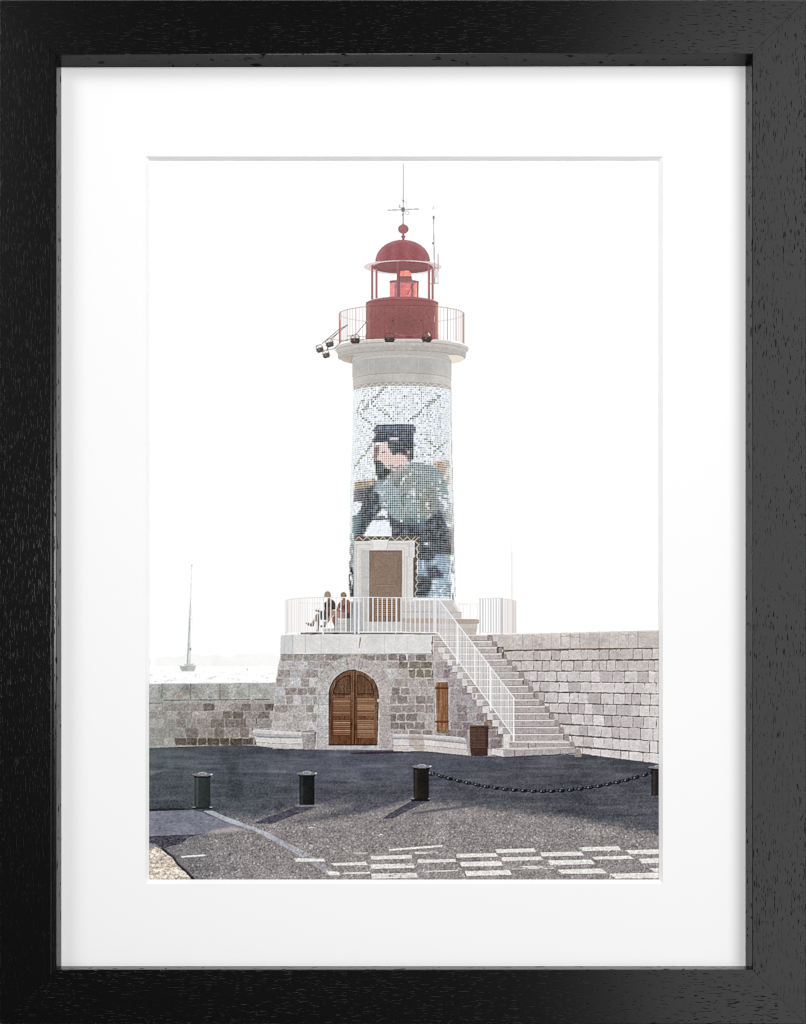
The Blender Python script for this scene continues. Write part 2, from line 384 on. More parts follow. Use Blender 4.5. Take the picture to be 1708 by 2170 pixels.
# ================================================================ white parapet slab
PAR = new('parapet')
poly(B((97, 526), (240, 519), (480, 517), (1462, 517), (1462, 640), (1458, 690), (480, 690), (92, 697)), (211, 209, 208), PAR, g=4.5, c=3, cs=2)
poly(B((97, 526), (206, 519), (206, 694), (92, 697)), (196, 196, 198), PAR, g=4.5, cs=2)
poly(B((480, 517), (1462, 517), (1462, 523), (480, 523)), (226, 224, 222), PAR)
for xj, dk, w in ((132, 0, 3), (207, 1, 1.6), (318, 0, 3), (460, 1, 1.6), (622, 0, 1.3), (818, 0, 1.5), (1025, 1, 1.4), (1235, 0, 1.3)):
    line(*B((xj, 524))[0], *B((xj - (4 if xj < 300 else 0), 688))[0], w, (150, 148, 146) if dk else (186, 182, 180), PAR)
line(*B((92, 696))[0], *B((1458, 690))[0], 2.2, (128, 120, 116), PAR, g=12)
for (xa, ya, xb, yb, w, c_) in ((812, 545, 800, 640, 5, (148, 116, 82)), (808, 560, 806, 600, 3, (116, 76, 42)), (1458, 530, 1458, 700, 4, (130, 112, 96)),
                                (1460, 580, 1452, 610, 8, (128, 100, 62)), (1452, 655, 1460, 690, 6, (96, 82, 70))):
    line(*B((xa, ya))[0], *B((xb, yb))[0], w, c_, PAR, w2=w * .6, g=14, al=.8)

# ================================================================ stairs
STR = new('staircase')
ly = [480, 538, 595, 653, 710, 768, 828, 890, 955, 1020, 1080, 1142, 1208, 1270, 1335, 1402, 1472, 1537]
lx = [150, 150, 195, 238, 280, 327, 372, 418, 462, 512, 555, 605, 650, 700, 750, 798, 798, 692]
rx_ = [650, 692, 738, 782, 830, 877, 945, 987, 1030, 1077, 1130, 1182, 1222, 1270, 1312, 1360, 1412, 1470]
wl = [0, 0, 60, 60, 42, 45, 52, 46, 50, 45, 50, 60, 52, 60, 42, 62, 55, 105]
for k in range(18):
    ya = ly[k]; yb = ly[k + 1] if k < 17 else 1612
    xa, xb = lx[k], rx_[k]
    # dark cheek against the wall
    poly(S5((xb - 8, ya + 2), (xb + 44, ya + 2), (xb + 56, yb + 2), (xb - 8, yb + 2)), (150, 140, 138), STR, g=12)
    base_c = mixc((180, 173, 171), (168, 160, 160), min(k / 14, 1)); yr = 0
    if k == 17: pts = S5((xa + 100, 1545), (xb - 250, 1548), (xb, 1536), (xb, 1575), (xa + 250, 1604), (xa + 100, 1614))
    else: pts = S5((xa, ya), (xb, ya + 1), (xb, yb), (xa, yb))
    poly(pts, base_c, STR, g=10, cs=4)
    if k >= 8:
        for xj in np.arange(xa + 130 + jit(30), xb - 40, 165):
            line(*S5((xj, ya + 12))[0], *S5((xj, yb - 4))[0], 1.4, (118, 108, 106), STR, g=14)
    # tread nosing: light lip over a dark joint
    if k < 17:
        poly(S5((xa, ya), (xb, ya + 1), (xb, ya + 9), (xa, ya + 8)), mixc(base_c, (236, 232, 230), .75), STR, g=5)
        poly(S5((xa, yb - 5), (xb, yb - 5), (xb, yb + 1), (xa, yb + 1)), mixc(base_c, (70, 60, 60), .7), STR, g=8)
    if wl[k]:
        q = S5((xa, ya + 2), (xa + wl[k], ya + 2), (xa + wl[k], yb - 3), (xa, yb - 3))
        if k == 17: q = S5((692, 1540), (800, 1552), (797, 1612), (692, 1590))
        poly(q, (208, 205, 204) if k > 1 else (196, 192, 190), STR, g=8, cs=4)
poly(S5((692, 1537), (900, 1545), (1465, 1530), (1420, 1522), (800, 1530)), (204, 199, 197), STR, g=7)
poly(S5((798, 1468), (1360, 1462), (1412, 1470), (798, 1478)), (204, 199, 197), STR, g=7)
for a, b in (((1030, 1482), (1032, 1535)), ((905, 1556), (905, 1608))): line(*S5(a)[0], *S5(b)[0], 3, (70, 62, 62), STR)
path(S5((692, 1594), (800, 1616), (1000, 1610), (1470, 1580)), 3, (70, 66, 70), STR, g=8, al=.8)
for (xa, ya, xb, yb) in ((745, 592, 805, 600), (735, 600, 760, 652), (1078, 1020, 1090, 1062), (650, 490, 656, 535), (1222, 1212, 1232, 1262), (975, 905, 990, 945), (1355, 1405, 1362, 1460), (786, 640, 800, 700)):
    poly(S5((xa, ya), (xb, ya), (xb, yb), (xa, yb)), (104, 90, 82), STR, g=14)
for (xa, ya, xb, yb) in ((548, 965, 560, 1010), (520, 1030, 540, 1070), (640, 1275, 690, 1310)): poly(S5((xa, ya), (xb, ya), (xb, yb), (xa, yb)), (140, 112, 92), STR, g=14, al=.6)

# ================================================================ benches
def bench(top, mid_, low, foot, endx, i):
    poly(top + mid_[::-1], (199, 197, 197), i, g=9, cs=4)
    n = len(top)
    inner = [(a[0], a[1] * .55 + b[1] * .45) for a, b in zip(top, mid_)]
    poly(inner + mid_[::-1], (174, 171, 172), i, g=9)
    lo = [(a[0], a[1] * .2 + b[1] * .8) for a, b in zip(top, mid_)]
    poly(lo + mid_[::-1], (140, 134, 136), i, g=8, al=.7)
    poly(mid_ + low[::-1], (203, 199, 197), i, g=8, cs=3)
    poly(low + foot[::-1], (196, 190, 187), i, g=9, cs=3)
    path(mid_, 1.6, (130, 122, 122), i); path(low, 1.6, (104, 96, 98), i)
    path(top, 2, (214, 212, 212), i)
BN = new('bench', 'curved pale stone bench left of the arched door')
Z = T(480, 1780, 3.1)
poly(B((270, 1398), (398, 1400), (405, 1546), (298, 1548)), (158, 151, 151), BN, g=14, cs=6)
poly(B((270, 1398), (398, 1400), (390, 1408), (290, 1412)), (190, 186, 186), BN, g=8)
bench([(823, 2383), (833, 2378), (880, 2381), (980, 2387)], [(829, 2397), (840, 2402), (890, 2405), (984, 2406)],
      [(834, 2418), (850, 2420), (900, 2423), (987, 2425)], [(838, 2430), (860, 2433), (910, 2438), (988, 2441)], 0, BN)
line(914, 2406, 914, 2422, 1.3, (150, 144, 142), BN)
BN2 = new('bench', 'bent pale stone bench between the arched door and the brown bin')
Z9 = T(1260, 2380, 5.693)
poly(Z9((1430, 140), (1600, 150), (1620, 480), (1510, 470)), (160, 154, 152), BN2, g=8)
bench(Z9((118, 78), (400, 80), (680, 88), (900, 100), (1200, 120), (1450, 148)), Z9((120, 165), (400, 166), (690, 176), (900, 195), (1200, 222), (1480, 250)),
      Z9((128, 282), (420, 282), (705, 276), (900, 300), (1200, 330), (1500, 362)), Z9((130, 386), (420, 388), (705, 378), (900, 402), (1200, 435), (1522, 466)), 0, BN2)
poly(Z9((420, 82), (680, 90), (705, 276), (700, 376), (580, 380), (420, 284)), (160, 140, 128), BN2, g=10, al=.45)
poly(Z9((700, 176), (900, 195), (880, 300), (705, 276)), (222, 220, 219), BN2, g=6, al=.5)

# ================================================================ small shutter, bin, arched door
SH = new('shutter', 'narrow brown plank shutter right of the arched door')
poly(B((1488, 945), (1600, 947), (1604, 1392), (1496, 1392)), (44, 30, 22), SH)
poly(B((1492, 950), (1598, 952), (1598, 1384), (1498, 1378)), (140, 101, 73), SH, v=9, g=9, c=5)
for xj in (1516, 1534, 1552, 1578): line(*B((xj, 1010))[0], *B((xj + 1, 1290))[0], 1.2, (92, 58, 36), SH, al=.6)
for ya in (986, 1288):
    poly(B((1482, ya + 2), (1604, ya + 2), (1604, ya + 18), (1482, ya + 18)), (104, 68, 44), SH, g=7)
    line(*B((1482, ya + 19))[0], *B((1604, ya + 19))[0], 1.8, (46, 30, 22), SH)
poly(B((1500, 1384), (1600, 1384), (1598, 1404), (1500, 1402)), (128, 112, 90), BASE, g=14)
BIN = new('waste_bin', 'brown louvred waste bin standing between bench and stairs')
poly(S5((488, 1322), (662, 1320), (660, 1400), (656, 1604), (500, 1604), (492, 1560)), (72, 53, 46), BIN, g=6)
for k in range(19):
    ya = 1352 + k * 9.6
    poly(S5((486, ya), (656, ya), (656, ya + 5), (486, ya + 5)), (98, 74, 63), BIN, g=6)
    poly(S5((486, ya + 5), (656, ya + 5), (656, ya + 8), (486, ya + 8)), (40, 26, 22), BIN, g=4)
poly(S5((545, 1345), (560, 1345), (560, 1530), (545, 1530)), (84, 58, 48), BIN, g=5)
poly(S5((484, 1320), (664, 1318), (664, 1328), (484, 1330)), (126, 98, 82), BIN, g=5)
poly(S5((630, 1345), (658, 1345), (656, 1604), (636, 1604)), (54, 36, 30), BIN, al=.5)
DR = new('arched_door', 'double arched brown wooden door with louvred leaves in the stone base')
D = T(1020, 2150, 6.569)
def arch(cx, top, halfw, spring, bottom, n=26, flare=0):
    p = [(cx - halfw, bottom)]
    for k in range(n + 1):
        a = math.pi * (1 - k / n); p.append((cx + halfw * math.cos(a), spring - (spring - top) * math.sin(a)))
    p.append((cx + halfw - flare, bottom)); return p
poly(D((262, 1836), (1370, 1836), (1345, 1918), (262, 1912)), (178, 176, 178), BASE, g=11, cs=6)
poly(D(*arch(872, 208, 542, 770, 1838, flare=30)), (38, 26, 22), DR)
path([D(p)[0] for p in arch(872, 214, 536, 770, 1838)[15:22]], 2.6, (196, 184, 176), BASE)
poly(D(*arch(872, 236, 514, 770, 1820, flare=22)), (112, 81, 62), DR, v=9, g=9, c=5)
for k in range(2):
    pass
sl = box(D((330, 200), (1410, 1840)))
dd = 16 * np.clip((YY[sl] - 2290) / 130, 0, 1); im = ids[sl] == DR
img[sl] = np.where(im[..., None], img[sl] + (-dd[..., None]) * np.array([.5, .9, 1.0], np.float32), img[sl])
def half_arch(side, r, top, x_in, y_b):
    pts = [D((x_in, y_b))[0]]
    for a in np.linspace(0, math.pi / 2, 14):
        pts.append(D((872 + side * (abs(x_in - 872) + (r - abs(x_in - 872)) * math.sin(a)), y_b - (y_b - top) * math.cos(a)))[0])
    return pts
for side, xi in ((-1, 808), (1, 948)):
    poly(half_arch(side, 442, 322, xi, 745), (58, 38, 28), DR, g=7)
    xi2 = xi + side * 14
    poly(half_arch(side, 412, 352, xi2, 720), (104, 76, 58), DR, v=7, g=10)
    for xj in ((590, 690) if side < 0 else (1035, 1125, 1210)):
        line(*D((xj, 460))[0], *D((xj, 718))[0], 1.0, (60, 42, 32), DR, al=.8); line(*D((xj + 12, 460))[0], *D((xj + 12, 718))[0], 1.2, (150, 112, 86), DR, al=.5)
    xa, xb = (432, 798) if side < 0 else (944, 1314)
    for (y0_, y1_, n_) in ((826, 1208, 9), (1290, 1632, 8) if side < 0 else (1290, 1680, 9)):
        poly(D((xa, y0_ - 6), (xb, y0_ - 6), (xb - 2, y1_), (xa - 2, y1_)), (36, 20, 14), DR)
        for k in range(n_):
            ya = y0_ + (y1_ - y0_) * k / n_ + 4; hh = (y1_ - y0_) / n_ * .52
            b_ = rng.uniform(.0, 1); c_ = mixc((138, 98, 74), (190, 152, 120), b_ * .8)
            poly(D((xa + 3, ya + hh * .35), (xb - 3, ya + hh * .35), (xb - 3, ya + hh), (xa + 3, ya + hh)), c_, DR, g=6)
            poly(D((xa + 3, ya), (xb - 3, ya), (xb - 3, ya + hh * .4), (xa + 3, ya + hh * .4)), mixc(c_, (90, 58, 40), .5), DR, g=5)
line(*D((350, 762))[0], *D((806, 758))[0], 1.2, (70, 46, 32), DR); line(*D((945, 768))[0], *D((1395, 768))[0], 1.2, (70, 46, 32), DR)
line(*D((808, 250))[0], *D((800, 1820))[0], 1.3, (78, 52, 38), DR, al=.8)
line(*D((905, 245))[0], *D((890, 1825))[0], 4.2, (66, 42, 32), DR, g=5); line(*D((868, 250))[0], *D((856, 1820))[0], 3, (150, 112, 86), DR, al=.5)
line(*D((944, 300))[0], *D((930, 1820))[0], 1.2, (84, 56, 42), DR)
poly(D((340, 1800), (1372, 1800), (1372, 1840), (340, 1840)), (34, 22, 18), DR, al=.75)
rect(1231, 2279, 1233.5, 2288, (224, 216, 206), DR)
# ================================================================ lighthouse: plinth and shaft
LH = new('lighthouse', 'round pale stone lighthouse wrapped in a dotted portrait banner under a red lantern')
B = T(880, 1880, 2.7548); S5 = T(1360, 1900, 2.8467); Z3 = T(1100, 1700, 3.882); Z2 = T(1100, 1200, 3.877); Z1 = T(960, 500, 2.44)
# back railing seen past the shaft
TR = new('terrace_railing', 'white metal railing round the terrace, with two people behind it')
def thin(xa, ya, xb, yb, w, col, i, **k): line(xa, ya, xb, yb, w, col, i, **k)
line(*S5((372, 195))[0], *S5((575, 193))[0], 1.6, (222, 214, 210), TR)
for xj in np.arange(392, 575, 33): line(*S5((xj, 195))[0], *S5((xj, 334))[0], 1.5, (228, 221, 217), TR)
line(*B((250, 232))[0], *B((480, 240))[0], 1.4, (222, 216, 213), TR)
for xj in np.arange(262, 480, 19): line(*B((xj, 236))[0], *B((xj, 512))[0], 1.1, (236, 231, 228), TR)
# plinth
poly(S5((-30, 160), (352, 160), (352, 182), (368, 215), (396, 268), (412, 276), (412, 332), (-30, 332)), (196, 193, 190), LH, g=5, cs=3)
poly(S5((352, 160), (352, 182), (368, 215), (396, 268), (380, 268), (330, 200)), (222, 219, 214), LH, g=4)
line(*S5((-30, 272))[0], *S5((410, 272))[0], 1.6, (160, 154, 150), LH)
poly(S5((-30, 330), (560, 336), (576, 345), (574, 372), (555, 380), (-30, 378)), (172, 158, 146), LH, g=6)
poly(S5((-30, 376), (556, 380), (556, 430), (-30, 428)), (196, 188, 180), LH, g=6)
poly(S5((-30, 426), (552, 430), (546, 482), (-30, 482)), (186, 179, 173), LH, g=6)
line(*S5((-30, 427))[0], *S5((552, 430))[0], 1.5, (148, 138, 130), LH)
# left seat slab of the plinth
poly(B((590, 376), (700, 372), (890, 374), (890, 516), (480, 516), (486, 466), (590, 466)), (190, 188, 184), LH, g=6)
poly(B((590, 376), (760, 374), (760, 386), (590, 388)), (212, 210, 206), LH, g=4)
line(*B((490, 466))[0], *B((700, 468))[0], 1.6, (150, 144, 138), LH); line(*B((600, 420))[0], *B((800, 420))[0], 1.3, (168, 162, 156), LH)
poly(B((690, 222), (790, 222), (790, 516), (690, 516)), (150, 150, 152), LH, g=6)
poly(B((720, 240), (790, 240), (790, 376), (720, 376)), (118, 114, 112), LH, g=6)
poly(Z3((200, 1010), (330, 1010), (400, 1240), (800, 1265), (830, 1260), (830, 1430), (200, 1430)), (196, 194, 191), LH, g=5, cs=3)
poly(Z3((200, 960), (330, 960), (330, 1430), (180, 1430)), (172, 174, 178), LH, g=5, cs=3)
poly(Z3((820, 1010), (1260, 1010), (1260, 1220), (820, 1220)), (196, 193, 190), LH, g=5, cs=3)
poly(Z3((820, 1220), (1260, 1222), (1260, 1285), (820, 1280)), (180, 164, 152), LH, g=6)
poly(Z3((820, 1280), (1260, 1285), (1260, 1420), (820, 1420)), (190, 184, 180), LH, g=6)
for ya in (1140, 1350): line(*Z3((820, ya))[0], *Z3((1260, ya))[0], 1.5, (158, 150, 146), LH)
rect(980, 2060, 1420, 2068, (134, 130, 128), LH, g=6)

# banner
CX = 1311.0
BAN = new('dotted_banner', 'white mesh banner printed with a dotted half length figure in a peaked cap')
sl = (slice(1246 - Y0, 1965 - Y0), slice(1128 - X0, 1494 - X0)); x, y = XX[sl], YY[sl]
fy = (y - 1256) / 690
xl = np.interp(y[:, 0], [1256, 1400, 1600, 1800, 1947], [1153, 1149, 1141, 1138, 1136])[:, None].astype(np.float32)
xr = np.interp(y[:, 0], [1256, 1400, 1600, 1800, 1955], [1470, 1471, 1475, 1479.5, 1484])[:, None].astype(np.float32)
cx = (xl + xr) / 2; R = (xr - xl) / 2; q = np.sqrt(np.clip(1 - ((x - cx) / R) ** 2, 0, 1))
ry = 18 - 11 * fy
inb = (x >= xl) & (x <= xr) & (y >= 1274.5 - 18 * q) & (y <= 1957 - 6 * q + np.where(x < 1300, -4, 0))
# ink plan at banner position (Z2 coordinates of the flat picture)
ink = np.zeros(x.shape + (3,), np.float32); ink[:] = (226, 232, 240); cov = np.full(x.shape, .27, np.float32)
def plan(pts, col, c_, conv=Z2):
    m = polymask(conv(*pts), sl); ink[m] = col; cov[m] = c_
strk = np.zeros(x.shape, bool)
def stroke(a, b, w, col, c_):
    (ax, ay), (bx, by) = Z2(a, b); dx, dy = bx - ax, by - ay; L = math.hypot(dx, dy); nx, ny = -dy / L * w / 7.7, dx / L * w / 7.7
    m = polymask([(ax + nx, ay + ny), (bx + nx, by + ny), (bx - nx, by - ny), (ax - nx, ay - ny)], sl); strk[m] = True
N5 = unit(value(8, 8))[sl]
stroke((610, 225), (250, 610), 40, (140, 140, 105), .72); stroke((420, 440), (715, 660), 24, (150, 150, 150), .66)
stroke((1320, 320), (900, 670), 40, (140, 138, 105), .72); stroke((1050, 830), (1345, 1090), 24, (160, 162, 168), .62)
stroke((1390, 910), (1090, 1160), 26, (160, 168, 150), .64); stroke((440, 950), (190, 1280), 26, (165, 170, 178), .6)
stroke((330, 380), (240, 560), 30, (160, 160, 150), .5); stroke((290, 600), (440, 710), 24, (170, 172, 175), .5)
plan(((205, 1430), (380, 1400), (475, 1370), (480, 1480), (380, 1560), (200, 1580)), (184, 156, 116), .7)
plan(((200, 1540), (420, 1500), (400, 1640), (330, 1700), (195, 1690)), (104, 96, 104), .82)
plan(((1195, 1180), (1420, 1150), (1425, 1480), (1300, 1460), (1195, 1300)), (205, 168, 134), .62)
# coat
plan(((490, 1400), (560, 1330), (700, 1280), (860, 1210), (985, 1175), (1210, 1215), (1330, 1330), (1400, 1500), (1430, 1800), (1430, 2200), (560, 2200), (540, 1780), (480, 1700), (440, 1500)), (148, 166, 165), .64)
plan(((440, 1500), (560, 1400), (700, 1420), (660, 1700), (540, 1760), (480, 1700)), (157, 178, 187), .64)
plan(((660, 1300), (960, 1230), (1000, 1420), (840, 1640), (700, 1500), (640, 1360)), (151, 156, 147), .64)
plan(((960, 1420), (1240, 1420), (1300, 1700), (1060, 1740), (960, 1600)), (147, 152, 147), .64)
plan(((1060, 1560), (1290, 1560), (1350, 1900), (1020, 1850)), (143, 148, 133), .64)
plan(((560, 1500), (800, 1520), (820, 1820), (600, 1800)), (160, 182, 180), .64)
plan(((780, 1720), (960, 1720), (960, 1880), (780, 1880)), (164, 184, 175), .64)
plan(((1230, 1580), (1420, 1620), (1430, 1840), (1300, 1820)), (153, 166, 180), .64)
# dark left arm and sleeve
plan(((480, 1180), (560, 1250), (690, 1270), (640, 1340), (570, 1420), (500, 1400), (470, 1250)), (52, 46, 32), .97)
plan(((400, 1490), (480, 1480), (440, 1560), (530, 1580), (520, 1720), (560, 1770), (460, 1890), (390, 2000), (320, 2110), (190, 2180), (180, 2000), (280, 1780), (350, 1640)), (40, 48, 54), .9)
plan(((180, 1860), (300, 1820), (280, 2060), (170, 2140)), (80, 110, 116), .8)
# gap of light, then the dark lower body
plan(((570, 1765), (620, 1810), (640, 1880), (660, 1960), (690, 2130), (320, 2130), (390, 2000), (450, 1900)), (225, 232, 244), .18)
plan(((460, 1880), (560, 1860), (640, 1880), (640, 1920), (440, 1920)), (90, 95, 110), .75)
plan(((620, 1810), (700, 1900), (820, 1960), (960, 1940), (1060, 1960), (1160, 1900), (1230, 1820), (1300, 1800), (1380, 2000), (1440, 2200), (690, 2200), (660, 1960)), (48, 48, 60), .88)
plan(((820, 1880), (1120, 1880), (1100, 1960), (960, 1990), (830, 1960)), (112, 136, 140), .72)
plan(((960, 1960), (1150, 1960), (1150, 2040), (960, 2040)), (96, 104, 128), .78)
plan(((800, 2080), (1050, 2080), (1050, 2180), (700, 2200), (700, 2100)), (62, 40, 66), .92)
plan(((1380, 1700), (1470, 1700), (1480, 2200), (1400, 2200)), (180, 186, 186), .6)
# neck hair, face, cap
plan(((505, 990), (560, 955), (640, 950), (690, 1040), (760, 1010), (850, 1040), (960, 1040), (965, 1150), (880, 1200), (800, 1290), (720, 1290), (570, 1230), (510, 1160)), (228, 198, 192), .4)
plan(((500, 990), (535, 975), (525, 1060), (480, 1120), (455, 1110)), (176, 92, 96), .8)
plan(((690, 1040), (740, 1040), (715, 1100), (695, 1090)), (190, 100, 110), .85)
plan(((830, 1040), (900, 1040), (900, 1140), (850, 1110)), (178, 92, 108), .7)
plan(((870, 1000), (972, 1000), (970, 1150), (900, 1180), (900, 1060)), (72, 34, 40), .92)
plan(((450, 1150), (540, 1160), (600, 1230), (560, 1260), (470, 1220)), (60, 44, 34), .92)
plan(((470, 700), (965, 700), (975, 745), (1000, 760), (990, 800), (965, 810), (970, 1020), (640, 1020), (640, 950), (470, 930), (465, 820), (440, 800), (445, 755), (480, 745)), (52, 54, 74), .88)
plan(((500, 735), (960, 735), (950, 775), (500, 775)), (130, 148, 176), .72)
plan(((640, 935), (970, 930), (970, 1000), (760, 1035), (700, 1040), (650, 990)), (44, 34, 26), .97)
plan(((430, 890), (650, 900), (640, 940), (430, 940)), (52, 50, 64), .8)
plan(((780, 840), (930, 840), (930, 910), (780, 900)), (104, 92, 128), .8)
plan(((660, 870), (770, 870), (770, 915), (660, 910)), (206, 198, 214), .55)
plan(((370, 970), (450, 970), (450, 995), (370, 995)), (90, 94, 120), .6)
plan(((640, 940), (870, 990), (880, 1060), (850, 1120), (800, 1075), (745, 1075), (705, 1110), (665, 1050)), (58, 40, 34), .9)
plan(((455, 985), (530, 965), (545, 1010), (520, 1080), (490, 1150), (440, 1130), (455, 1060)), (158, 96, 90), .78)
plan(((555, 1040), (610, 1035), (612, 1065), (560, 1070)), (92, 66, 60), .8)
plan(((480, 1175), (560, 1190), (555, 1215), (485, 1205)), (120, 64, 60), .8)
plan(((820, 1090), (900, 1090), (905, 1165), (850, 1160)), (176, 120, 112), .7)
plan(((600, 1225), (760, 1290), (880, 1215), (840, 1180), (740, 1235), (640, 1200)), (178, 148, 138), .6)
# below, beside the door
plan(((1000, 100), (1500, 100), (1500, 230), (1380, 240), (1010, 240)), (54, 44, 48), .92, Z3)
plan(((1040, 180), (1500, 180), (1490, 420), (1300, 420), (1250, 440), (1180, 500), (1000, 500), (1020, 300)), (48, 28, 36), .95, Z3)
plan(((1090, 260), (1180, 260), (1180, 310), (1090, 310)), (170, 190, 215), .6, Z3)
plan(((1010, 480), (1160, 500), (1250, 410), (1420, 410), (1470, 950), (1010, 960)), (150, 180, 205), .66, Z3)
plan(((1130, 560), (1230, 560), (1330, 650), (1330, 710), (1150, 700)), (66, 50, 70), .88, Z3)
plan(((990, 650), (1060, 700), (1220, 700), (1180, 830), (1130, 950), (980, 950)), (22, 22, 30), .99, Z3)
plan(((1180, 720), (1340, 720), (1440, 960), (1140, 960), (1190, 840)), (160, 192, 216), .6, Z3)
plan(((150, 450), (210, 430), (210, 950), (150, 950)), (84, 92, 110), .8, Z3)
plan(((140, 150), (215, 150), (215, 430), (150, 450)), (130, 150, 158), .7, Z3)
for k in range(3): ink[..., k] = gauss(ink[..., k], 3.6)
cov = gauss(cov, 2.4)
# dot grid on the cylinder
PIT = 7.15
u = np.arcsin(np.clip((x - cx) / R, -.9999, .9999)) * R / PIT; v = (y + ry * q) / PIT
ui = np.round(u).astype(int); vi = np.round(v).astype(int)
du = (u - ui); dv = (v - vi)
gx = cx + R * np.sin(np.clip(ui * PIT / R, -1.5, 1.5)); gq = np.sqrt(np.clip(1 - ((gx - cx) / R) ** 2, 0, 1)); gy = vi * PIT - ry * gq
ix = np.clip((gx - x[0, 0]).astype(int), 0, x.shape[1] - 1); iy = np.clip((gy - y[0, 0]).astype(int), 0, x.shape[0] - 1)
hsh = np.abs(np.sin(ui * 12.9898 + vi * 78.233) * 43758.5453) % 1.0; hs2 = np.abs(np.sin(ui * 39.346 + vi * 11.135) * 24634.634) % 1.0
dc = ink[iy, ix]; cv = cov[iy, ix]
nz = N5[iy, ix] + .7 * unit(value(34, 13))[sl][iy, ix]
dc = np.clip(dc + np.where((cv > .5)[..., None], 7 * nz[..., None] * np.array([1, .9, .7], np.float32) + 18 * (hs2 - .5)[..., None] * np.array([1, -.2, .6], np.float32), 0), 0, 255); cv = np.where(cv > .5, np.clip(cv + .06 * nz, .5, 1), cv)
rad = np.where(cv > .3, .30 + .26 * (cv - .5) / .5 + .05 * (hsh - .5), np.where(cv < .2, np.where(hsh > .9, .3, 0), np.where(hsh > .30, .31 + .06 * hs2, 0)))
rad = np.where((hs2 > .95) & (cv > .25) & (cv < .5), .46, rad)
st_ = strk[iy, ix] & (hsh > .22); rad = np.where(st_, .40 + .08 * hs2, rad)
lum = dc.mean(-1, keepdims=True)
dark = (hsh ** 1.4)[..., None]
scol = np.array([112, 114, 122], np.float32) * (1 - dark) + np.array([204, 208, 206], np.float32) * dark           # sky area dots
pale = (cv <= .5)[..., None]
dcol = np.where(pale, np.where((hsh > .62)[..., None], np.array([196, 200, 190], np.float32), scol), dc * (.30 + .36 * (hs2 > .88)[..., None]))
dcol = np.where((cv > .84)[..., None], dc * .5, dcol)
dcol = np.where((st_ & (cv <= .5))[..., None], np.array([62, 60, 50], np.float32) + 70 * (hs2 ** 2)[..., None], dcol)
face = (ink[iy, ix][..., 0] > ink[iy, ix][..., 2] + 14)[..., None] & pale
dcol = np.where(face, np.array([112, 74, 76], np.float32) + 60 * hsh[..., None], dcol)
fmask = (gauss(((ink[..., 0] - ink[..., 2]) > 14).astype(np.float32) * (cov < .5), 2))[..., None]
foot_ = np.clip(gauss(ink[..., 0], .1)[..., None], 0, 255)
ground = np.where((cv > .55)[..., None], np.array([205, 214, 222], np.float32) * .38 + dc * .62 + (1 - cv[..., None]) * 20, np.array([229, 235, 243], np.float32))
ground = np.where((cv > .84)[..., None], np.array([178, 188, 196], np.float32), ground)
ground = ground * (1 - fmask) + np.array([228, 208, 200], np.float32) * fmask
d_ = np.sqrt(du ** 2 + dv ** 2); a = soft(sl, rad - d_, .035)[..., None]
bn = ground * (1 - a) + dcol * a
# sheen at the rims, folds of the cloth
xn = (x - cx) / R
rim = np.clip((np.abs(xn) - .80) / .20, 0, 1)[..., None] ** 1.4
bn = bn * (1 - .70 * rim) + np.array([226, 231, 230], np.float32) * .70 * rim
fold = np.clip(.9 * unit(value(22, 5))[sl] + .5 * CS[sl], -2, 2) * np.clip((np.abs(xn) - .84) / .1, 0, 1) * np.clip((y - 1740) / 120, 0, 1)
bn -= (fold * 52)[..., None] * np.array([1, 1, 1.05], np.float32) * (xn > 0)[..., None]
bn -= (np.clip(fold, -1, 2) * 80)[..., None] * (xn < 0)[..., None]
bn += (np.clip(-xn, 0, 1) * 7)[..., None]
bn += (GR[sl] * 4)[..., None]
img[sl][inb] = bn[inb]; ids[sl][inb] = BAN
for k in range(len(xl) - 60):
    pass
path([(float(np.interp(yy_, [1256, 1400, 1600, 1800, 1955], [1470, 1471, 1475, 1479.5, 1484])) + .5 + jit(.5), yy_) for yy_ in np.arange(1272, 1955, 16)], 1.5, (150, 138, 126), BAN, g=16)

# stone strip round the door surround, lacing
poly(Z3((215, 184), (1034, 184), (1034, 245), (1012, 330), (1000, 960), (930, 960), (930, 245), (215, 245)), (96, 86, 72), LH, g=9, cs=6)
zz = []
for k in range(16): zz.append(Z3((220 + k * 51, 240 if k % 2 == 0 else 190))[0])
path(zz, 1.5, (206, 202, 192), LH)
zz = [Z3(((1032, 975, 1032, 990, 1028, 990, 1034, 990, 1024, 992, 1022, 990, 1020, 988, 1014, 976, 1000)[k], 196 + k * 47.5))[0] for k in range(17)]
path(zz, 1.5, (214, 206, 194), LH)
path([Z3((960 + k * 34, 968 if k % 2 else 998))[0] for k in range(16)], 1.2, (224, 222, 218), LH)
DSU = (214, 212, 209)
poly(Z3((205, 246), (976, 240), (976, 452), (958, 456), (958, 1010), (205, 1010)), DSU, LH, g=4, cs=3)
poly(Z3((205, 246), (216, 246), (216, 1010), (203, 1010)), (170, 170, 172), LH)
path(Z3((235, 1000), (235, 288), (435, 286)), 1.8, (176, 172, 168), LH); path(Z3((640, 282), (908, 282), (908, 440), (880, 445), (880, 1000)), 1.8, (182, 178, 174), LH)
path(Z3((285, 1000), (285, 342), (440, 342)), 1.5, (186, 182, 178), LH); path(Z3((625, 338), (846, 338), (846, 1000)), 1.5, (188, 184, 180), LH)
path(Z3((205, 452), (285, 450)), 1.2, (190, 186, 182), LH); path(Z3((846, 442), (970, 442)), 1.2, (190, 186, 182), LH)
poly(Z3((435, 230), (648, 230), (622, 352), (452, 354)), (224, 222, 219), LH, g=4); path(Z3((648, 232), (622, 352)), 1.6, (164, 160, 156), LH); path(Z3((435, 232), (452, 352)), 1.2, (190, 186, 182), LH)
